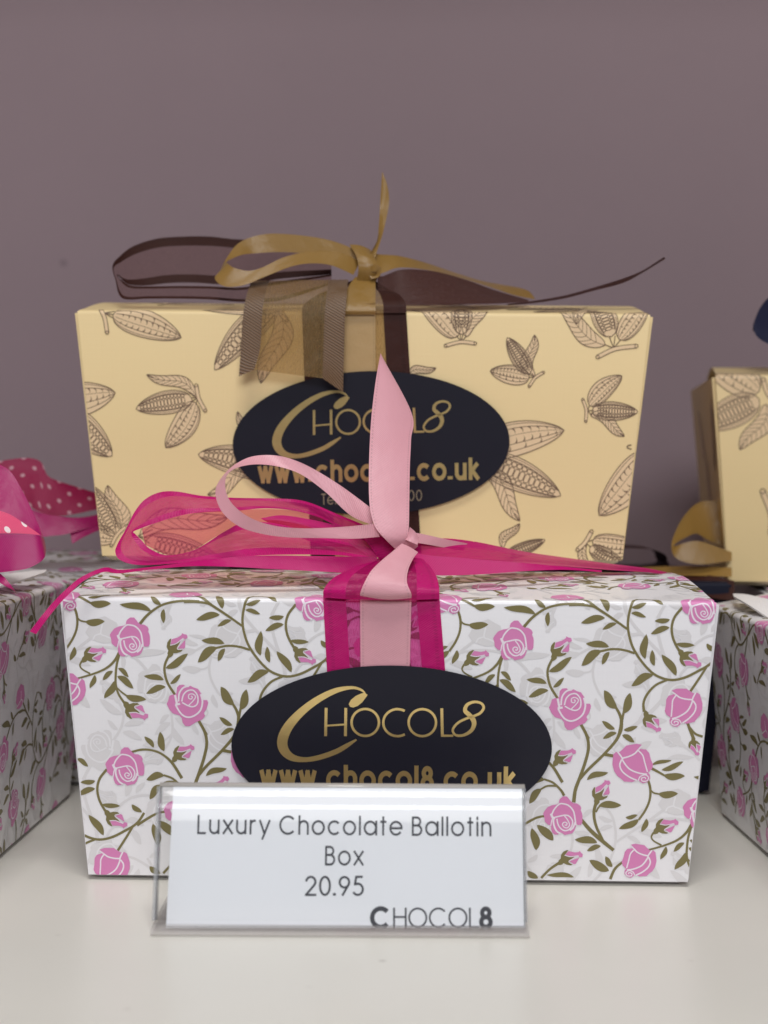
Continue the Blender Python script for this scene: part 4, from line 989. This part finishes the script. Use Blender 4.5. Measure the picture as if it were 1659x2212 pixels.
# tails to the right
grid_ribbon('ribbon_tail', T2([(60, 480, 468), (130, 490, 471), (220, 497, 474), (350, 530, 479), (500, 580, 484), (650, 625, 488), (850, 664, 492), (905, 712, 490)]),
            T2([(70, 580, 465), (130, 585, 467), (220, 556, 469), (350, 566, 472), (500, 600, 476), (650, 645, 480), (800, 694, 485), (900, 715, 489)]), [GS], SAT, YR, n=70)
grid_ribbon('ribbon_tail', T2([(112, 590, 468), (140, 598, 467), (240, 565, 466), (400, 575, 470), (550, 615, 474), (700, 668, 478), (870, 718, 482)]),
            T2([(112, 660, 465), (150, 735, 462), (240, 745, 460), (400, 744, 461), (550, 740, 463), (700, 737, 466), (872, 728, 478)]), [M['brown_dense']], SAT, YR, n=70)
grid_ribbon('ribbon_tail', T2([(760, 738, 470), (900, 722, 470), (1050, 696, 470), (1200, 655, 470), (1340, 612, 470), (1440, 572, 470), (1552, 502, 470)]),
            T2([(770, 746, 466), (900, 734, 466), (1050, 711, 466), (1200, 672, 466), (1345, 633, 466), (1440, 584, 466), (1558, 512, 466)]), [BS], SAT, YR, n=60)

# --- navy and gold bow of the hidden navy box, seen to the right of the cream box
Z4 = crp(1560, 700, 300 / 467)
grid_ribbon('bow_loop', Z4([(330, 800, 520), (255, 798, 521), (200, 808, 520), (155, 850, 517), (122, 905, 513), (103, 962, 508), (112, 1005, 505), (150, 1028, 504), (220, 1038, 504), (330, 1024, 506)]),
            Z4([(330, 985, 518), (275, 962, 519), (235, 942, 518), (195, 922, 516), (150, 940, 512), (115, 962, 508), (120, 968, 506), (160, 955, 505), (215, 952, 505.5), (330, 992, 507)]), [GS], SAT, navy.root, n=80)
grid_ribbon('ribbon_tail', Z4([(-40, 1050, 515), (60, 1046, 513), (180, 1044, 510), (330, 1050, 506)]), Z4([(-40, 1085, 511), (60, 1082, 508), (180, 1080, 505), (330, 1085, 503)]), [GS], SAT, navy.root, n=30)
grid_ribbon('organza_band', Z4([(60, 1070, 509), (160, 1074, 507), (250, 1080, 504), (340, 1100, 500)]), Z4([(90, 1120, 500), (180, 1140, 497.5), (260, 1165, 496), (340, 1175, 495)]), [BS], SAT, navy.root, n=30)
for xa, xb, ya in ((-52, 6, 112), (6, 62, 116), (40, 98, 132)):
    prof = [(xa, 74), (xa + 3, 77.4), (xa + 15, 78.1), (xb - 10, 77.9), (xb - 2, 76.5), (xb, 74), (xb - 3, 71), (xa + 20, 70.2), (xa + 3, 71), (xa, 74)]
    grid_ribbon('bow_loop', [Vector((x, ya, z)) for x, z in prof], [Vector((x, ya + 24, z)) for x, z in prof], [BS], SAT, navy.root, n=60)
# navy bow end on the right hand cream box
grid_ribbon('bow_loop', Z4([(640, 20, 512), (520, 14, 516), (470, 32, 514), (436, 72, 510), (416, 118, 506), (411, 140, 505), (420, 150, 520), (520, 60, 535), (640, 50, 535)]),
            Z4([(640, 205, 505), (520, 214, 503), (468, 206, 502), (430, 184, 502), (414, 160, 503), (411, 142, 504), (425, 170, 518), (520, 190, 530), (640, 190, 530)]), [M['navy_ribbon']], SAT, ry.root, n=80, belly=0.05)

# --- bow of the box at the left edge
Z3 = crp(0, 1080, 320 / 681)
LR = left.root
MG = M['magenta_deep']
grid_ribbon('bow_loop', Z3([(-140, 60, 425), (-40, 85, 424), (50, 128, 422), (120, 240, 418), (185, 375, 412), (226, 478, 406), (236, 535, 400), (222, 585, 396), (150, 628, 394), (60, 645, 393), (-60, 658, 394), (-140, 665, 396)]),
            Z3([(-140, 330, 415), (-40, 350, 414), (50, 372, 413), (120, 405, 411), (190, 446, 408), (222, 470, 404), (224, 474, 400.5), (196, 460, 398), (130, 458, 397), (50, 458, 396.5), (-60, 460, 397), (-140, 465, 399)]), [MG], SAT, LR, n=110)
grid_ribbon('bow_loop', Z3([(-140, 290, 405), (-40, 322, 404), (50, 352, 403), (120, 396, 402), (206, 456, 401)]), Z3([(-140, 450, 401), (-40, 450, 400.5), (50, 450, 400.5), (120, 452, 400.5), (208, 459, 401)]), [M['coral']], SAT, LR, n=40)
grid_ribbon('ribbon_tail', Z3([(-90, 585, 398), (-20, 640, 396), (35, 690, 393), (92, 768, 392)]), Z3([(-110, 620, 397), (-40, 668, 395), (10, 712, 392), (70, 742, 391)]), [MG], SAT, LR, n=30)
# --- polka dot bow of the box behind it
RR = rear_left.root
grid_ribbon('bow_loop', Z3([(-160, 130, 500), (-50, 90, 502), (60, 68, 505), (150, 62, 507), (212, 84, 507), (244, 150, 505), (300, 180, 506), (400, 212, 510), (510, 246, 514), (600, 275, 518)]),
            Z3([(-160, 330, 492), (-50, 290, 494), (60, 270, 496), (130, 290, 497), (180, 328, 498), (235, 352, 499), (300, 362, 501), (400, 348, 504), (510, 326, 508), (600, 320, 512)]), [M['polka']], SAT, RR, n=90, flat=True)
grid_ribbon('ribbon_tail', Z3([(-60, 250, 492), (100, 300, 493), (210, 345, 495), (300, 362, 497), (420, 368, 500), (560, 340, 505)]), Z3([(-60, 500, 490), (100, 505, 491), (220, 470, 492), (340, 455, 494), (450, 425, 497), (560, 405, 502)]), [MG], SAT, RR, n=50)
grid_ribbon('ribbon_tail', Z3([(360, 440, 496), (430, 430, 497), (515, 408, 499)]), Z3([(372, 505, 494), (430, 470, 495), (515, 432, 497)]), [MG], SAT, RR, n=16)
# lifted lid corners of the two side boxes
def lifted_flap(name, A, B, parent):
    inv = world_mm(parent).inverted(); bm = bmesh.new(); n = 24
    EA, EB = catmull(A, n), catmull(B, n); T = []; Bt = []
    for a, b in zip(EA, EB):
        T.append([bm.verts.new(inv @ a), bm.verts.new(inv @ b)])
        Bt.append([bm.verts.new(inv @ (a - Vector((0, 0, 0.5)))), bm.verts.new(inv @ (b - Vector((0, 0, 0.5))))])
    for i in range(n - 1):
        for q in ((T[i][0], T[i][1], T[i + 1][1], T[i + 1][0]), (Bt[i][0], Bt[i + 1][0], Bt[i + 1][1], Bt[i][1]),
                  (T[i][0], T[i + 1][0], Bt[i + 1][0], Bt[i][0]), (T[i][1], Bt[i][1], Bt[i + 1][1], T[i + 1][1])):
            bm.faces.new(q)
    bm.faces.new((T[0][0], Bt[0][0], Bt[0][1], T[0][1])); bm.faces.new((T[-1][0], T[-1][1], Bt[-1][1], Bt[-1][0]))
    bmesh.ops.recalc_face_normals(bm, faces=bm.faces[:])
    return link(name, bm, [M['edge_white']], parent)
lifted_flap('lid_flap', Z3([(-120, 690, 428), (0, 664, 436), (120, 648, 446), (240, 636, 455)]), Z3([(-120, 750, 412), (0, 722, 418), (110, 690, 430), (235, 650, 450)]), LR)
lifted_flap('lid_flap', Z4([(335, 1148, 468), (380, 1150, 462), (430, 1160, 455), (520, 1180, 440)]), Z4([(338, 1158, 455), (385, 1185, 440), (440, 1220, 430), (520, 1275, 418)]), right.root)

# ------------------------------------------------------------------ price sign
def acrylic(name, tint, ior, base=0.04, rough=0.03):
    """clear sheet: what is behind shows through, with Fresnel reflections on top"""
    m = bpy.data.materials.new(name); m.use_nodes = True
    nt = m.node_tree; N = nt.nodes; N.remove(N['Principled BSDF'])
    tr = N.new('ShaderNodeBsdfTransparent'); tr.inputs[0].default_value = tuple(tint) + (1,)
    gl = N.new('ShaderNodeBsdfGlossy'); gl.inputs['Roughness'].default_value = rough
    fr = N.new('ShaderNodeFresnel'); fr.inputs[0].default_value = ior
    mx = N.new('ShaderNodeMixShader'); nt.links.new(fr.outputs[0], mx.inputs[0])
    nt.links.new(tr.outputs[0], mx.inputs[1]); nt.links.new(gl.outputs[0], mx.inputs[2])
    nt.links.new(mx.outputs[0], N['Material Output'].inputs[0])
    return m
M['acrylic'] = acrylic('clear_acrylic', (0.992, 0.994, 0.992), 1.24)
def acrylic_edge(name, col, alpha):
    m = bpy.data.materials.new(name); m.use_nodes = True
    nt = m.node_tree; N = nt.nodes; b = N['Principled BSDF']
    b.inputs['Base Color'].default_value = tuple(col) + (1,); b.inputs['Roughness'].default_value = 0.12
    tr = N.new('ShaderNodeBsdfTransparent'); mx = N.new('ShaderNodeMixShader'); mx.inputs[0].default_value = alpha
    nt.links.new(tr.outputs[0], mx.inputs[1]); nt.links.new(b.outputs[0], mx.inputs[2])
    nt.links.new(mx.outputs[0], N['Material Output'].inputs[0])
    return m
M['acrylic_rim'] = acrylic_edge('polished_acrylic_rim', (0.56, 0.53, 0.49), 0.72)
M['acrylic_side'] = acrylic_edge('sawn_acrylic_edge', (0.45, 0.46, 0.48), 0.38)
M['card'] = mat('white_price_card', (0.92, 0.925, 0.955), 0.5)
M['black_ink'] = mat('black_print', (0.045, 0.045, 0.055), 0.5)
LEAN = R(14.5)
SO = Vector((0, -47.7, 0.6)); SE = Vector((0, math.sin(LEAN), math.cos(LEAN))); SN = Vector((0, -math.cos(LEAN), math.sin(LEAN)))
def spx(x, y):                                  # display pixel -> (u, v) on the sheet
    P = on_plane(x, y, SO, SN); return Vector((P.x, (P - SO).dot(SE)))
hold = empty('sign_holder', (0, -36, -1.4)); HI = world_mm(hold).inverted()
def sp(u, v, o): return SO + Vector((1, 0, 0)) * u + SE * v + SN * o
bl, tl, tr_, br = spx(331, 2012), spx(345, 1684), spx(1134, 1684), spx(1139, 2012)
u0, u1, vt = (bl.x + tl.x) / 2, (br.x + tr_.x) / 2, tl.y
def slab(bm, u0, u1, v0, v1, o0, o1, mi=0):
    V = [bm.verts.new(HI @ sp(u, v, o)) for u in (u0, u1) for v in (v0, v1) for o in (o0, o1)]
    for q in ((0, 1, 3, 2), (4, 6, 7, 5), (0, 4, 5, 1), (2, 3, 7, 6), (0, 2, 6, 4), (1, 5, 7, 3)):
        f = bm.faces.new([V[i] for i in q]); f.material_index = mi
def fin(bm): bmesh.ops.recalc_face_normals(bm, faces=bm.faces[:]); return bm
bm = bmesh.new(); slab(bm, u0, u1, 0.6, vt - 1.6, -3.4, -2.2); link('back_pane', fin(bm), [M['acrylic']], hold)
def rod(name, prof, mt):
    """profile of (along the lean v, offset o) extruded across the sign"""
    bm = bmesh.new(); A = [bm.verts.new(HI @ sp(u0, v, o)) for v, o in prof]; B = [bm.verts.new(HI @ sp(u1, v, o)) for v, o in prof]
    n = len(prof)
    for i in range(n):
        f = bm.faces.new((A[i], A[(i + 1) % n], B[(i + 1) % n], B[i])); f.smooth = True
    bm.faces.new(A[::-1]); bm.faces.new(B)
    return link(name, fin(bm), [mt], hold)
bend = [(0.6, 0.0), (vt - 7.2, 0.0), (vt - 7.05, 0.0)] + [(vt - 7.0 + 5.6 * i / 10, -2.0 * (i / 10) ** 2) for i in range(11)]
bm = bmesh.new()
for off, fl in ((1.2, False), (0.0, True)):
    rows = [[bm.verts.new(HI @ sp(u, v, o + off)) for u in (u0, u1)] for v, o in bend]
    for r0, r1 in zip(rows, rows[1:]):
        f = bm.faces.new((r0[0], r0[1], r1[1], r1[0]) if not fl else (r0[0], r1[0], r1[1], r0[1])); f.smooth = True
link('front_pane', bm, [M['acrylic']], hold)
oc, rr = -2.1, 1.5
rod('folded_rim', [(vt - 1.6 + rr * 0.75 * math.sin(R(a)), oc + rr * math.cos(R(a))) for a in range(0, 181, 12)] + [(vt - 1.6 + 0.55 * math.sin(R(a)), oc + 0.7 * math.cos(R(a))) for a in range(180, -1, -20)], M['acrylic_rim'])
for ue in (u0, u1):
    for k, (o0, o1) in enumerate(((-0.02, 1.22), (-3.42, -2.18))):
        bm = bmesh.new(); slab(bm, ue - 0.35, ue + 0.02 if ue > 0 else ue + 0.35, 0.6, vt - 1.6, o0, o1); link('pane_edge', fin(bm), [M['acrylic_side']], hold)
# foot: the sheet bends forward at the bottom and runs back along the shelf
bm = bmesh.new()
yf, yb_ = -52.0, -18.0
prof = [(yf + 1.2, -1.38), (yf + 0.35, -1.1), (yf, -0.65), (yf + 0.3, -0.15), (yf + 1.2, 0.15), (yf + 4.2, 0.2), (yb_, 0.2), (yb_, -1.38)]
A = [bm.verts.new(HI @ Vector((u0 - 0.3, y, z))) for y, z in prof]; B = [bm.verts.new(HI @ Vector((u1 + 0.3, y, z))) for y, z in prof]
n = len(prof)
for i in range(n): bm.faces.new((A[i], A[(i + 1) % n], B[(i + 1) % n], B[i]))
bm.faces.new(A[::-1]); bm.faces.new(B)
link('foot', fin(bm), [acrylic_edge('acrylic_foot', (0.64, 0.60, 0.58), 0.34)], hold)
tag(hold, 'clear acrylic sign holder standing on the cream shelf in front of the rose box', 'sign holder')

card = empty('price_card', sp(0, 0, -1.0)); CI = world_mm(card).inverted()
q = [spx(357.5, 2004.5), spx(374, 1697), spx(1131, 1700), spx(1135.5, 2004)]
bm = bmesh.new()
F = [bm.verts.new(CI @ sp(p.x, p.y, -0.75)) for p in q]; Bk = [bm.verts.new(CI @ sp(p.x, p.y, -1.0)) for p in q]
bm.faces.new(F); bm.faces.new(Bk[::-1])
for i in range(4): bm.faces.new((F[i], F[(i + 1) % 4], Bk[(i + 1) % 4], Bk[i]))
link('card_sheet', fin(bm), [M['card']], card)
S6 = lambda x, y: spx((340 + .59072 * x) * .892, (1840 + .59072 * y) * .892)
def line(txt, x0, y0, x1, y1, cap, sw, gap, bold=(), space=0.42):
    a, b = S6(x0, y0), S6(x1, y1); h = (S6(x0, y0 - cap) - a).length; d = b - a
    t = fit_text(txt, d.length, h, sw, 'black_ink', gap, bold, space)
    c = (a + b) / 2; an = math.atan2(d.y, d.x); k, s = math.cos(an), math.sin(an)
    return t.xf(lambda p: (c.x + k * p.x - s * p.y, c.y + s * p.x + k * p.y))
ca = Art()
ca.add(line('Luxury Chocolate Ballotin', 235, 300, 1443, 310, 71, 0.50, 0.20))
ca.add(line('Box', 760, 429, 918, 430, 72, 0.50, 0.20))
ca.add(line('20.95', 678, 554, 921, 554, 74, 0.50, 0.15))
ca.add(line('CHOCOL8', 950, 686, 1453, 686, 76, 0.44, 0.10, bold=(0, 6)))
bl_, br_ = q[0] + Vector((0.1, 0.25)), q[3] + Vector((-0.2, 0.25))
ca.stroke(4, 'black_ink', [bl_, br_], 0.16); ca.stroke(4, 'black_ink', [br_, q[2] + Vector((-0.2, 0))], 0.16)
bm = bmesh.new()
art_mesh(ca, ['black_ink'], [((0, q[0].y + 0.12, 0), (0, -1, 0))], [], lambda u, v, o: CI @ sp(u, v, o - 0.75), bm, lambda l: 0.05 + 0.03 * (l - 4), -9, 99)
link('lettering', bm, [M['black_ink']], card)
tag(card, 'white price card lettered in black, held inside the clear acrylic sign', 'price card')
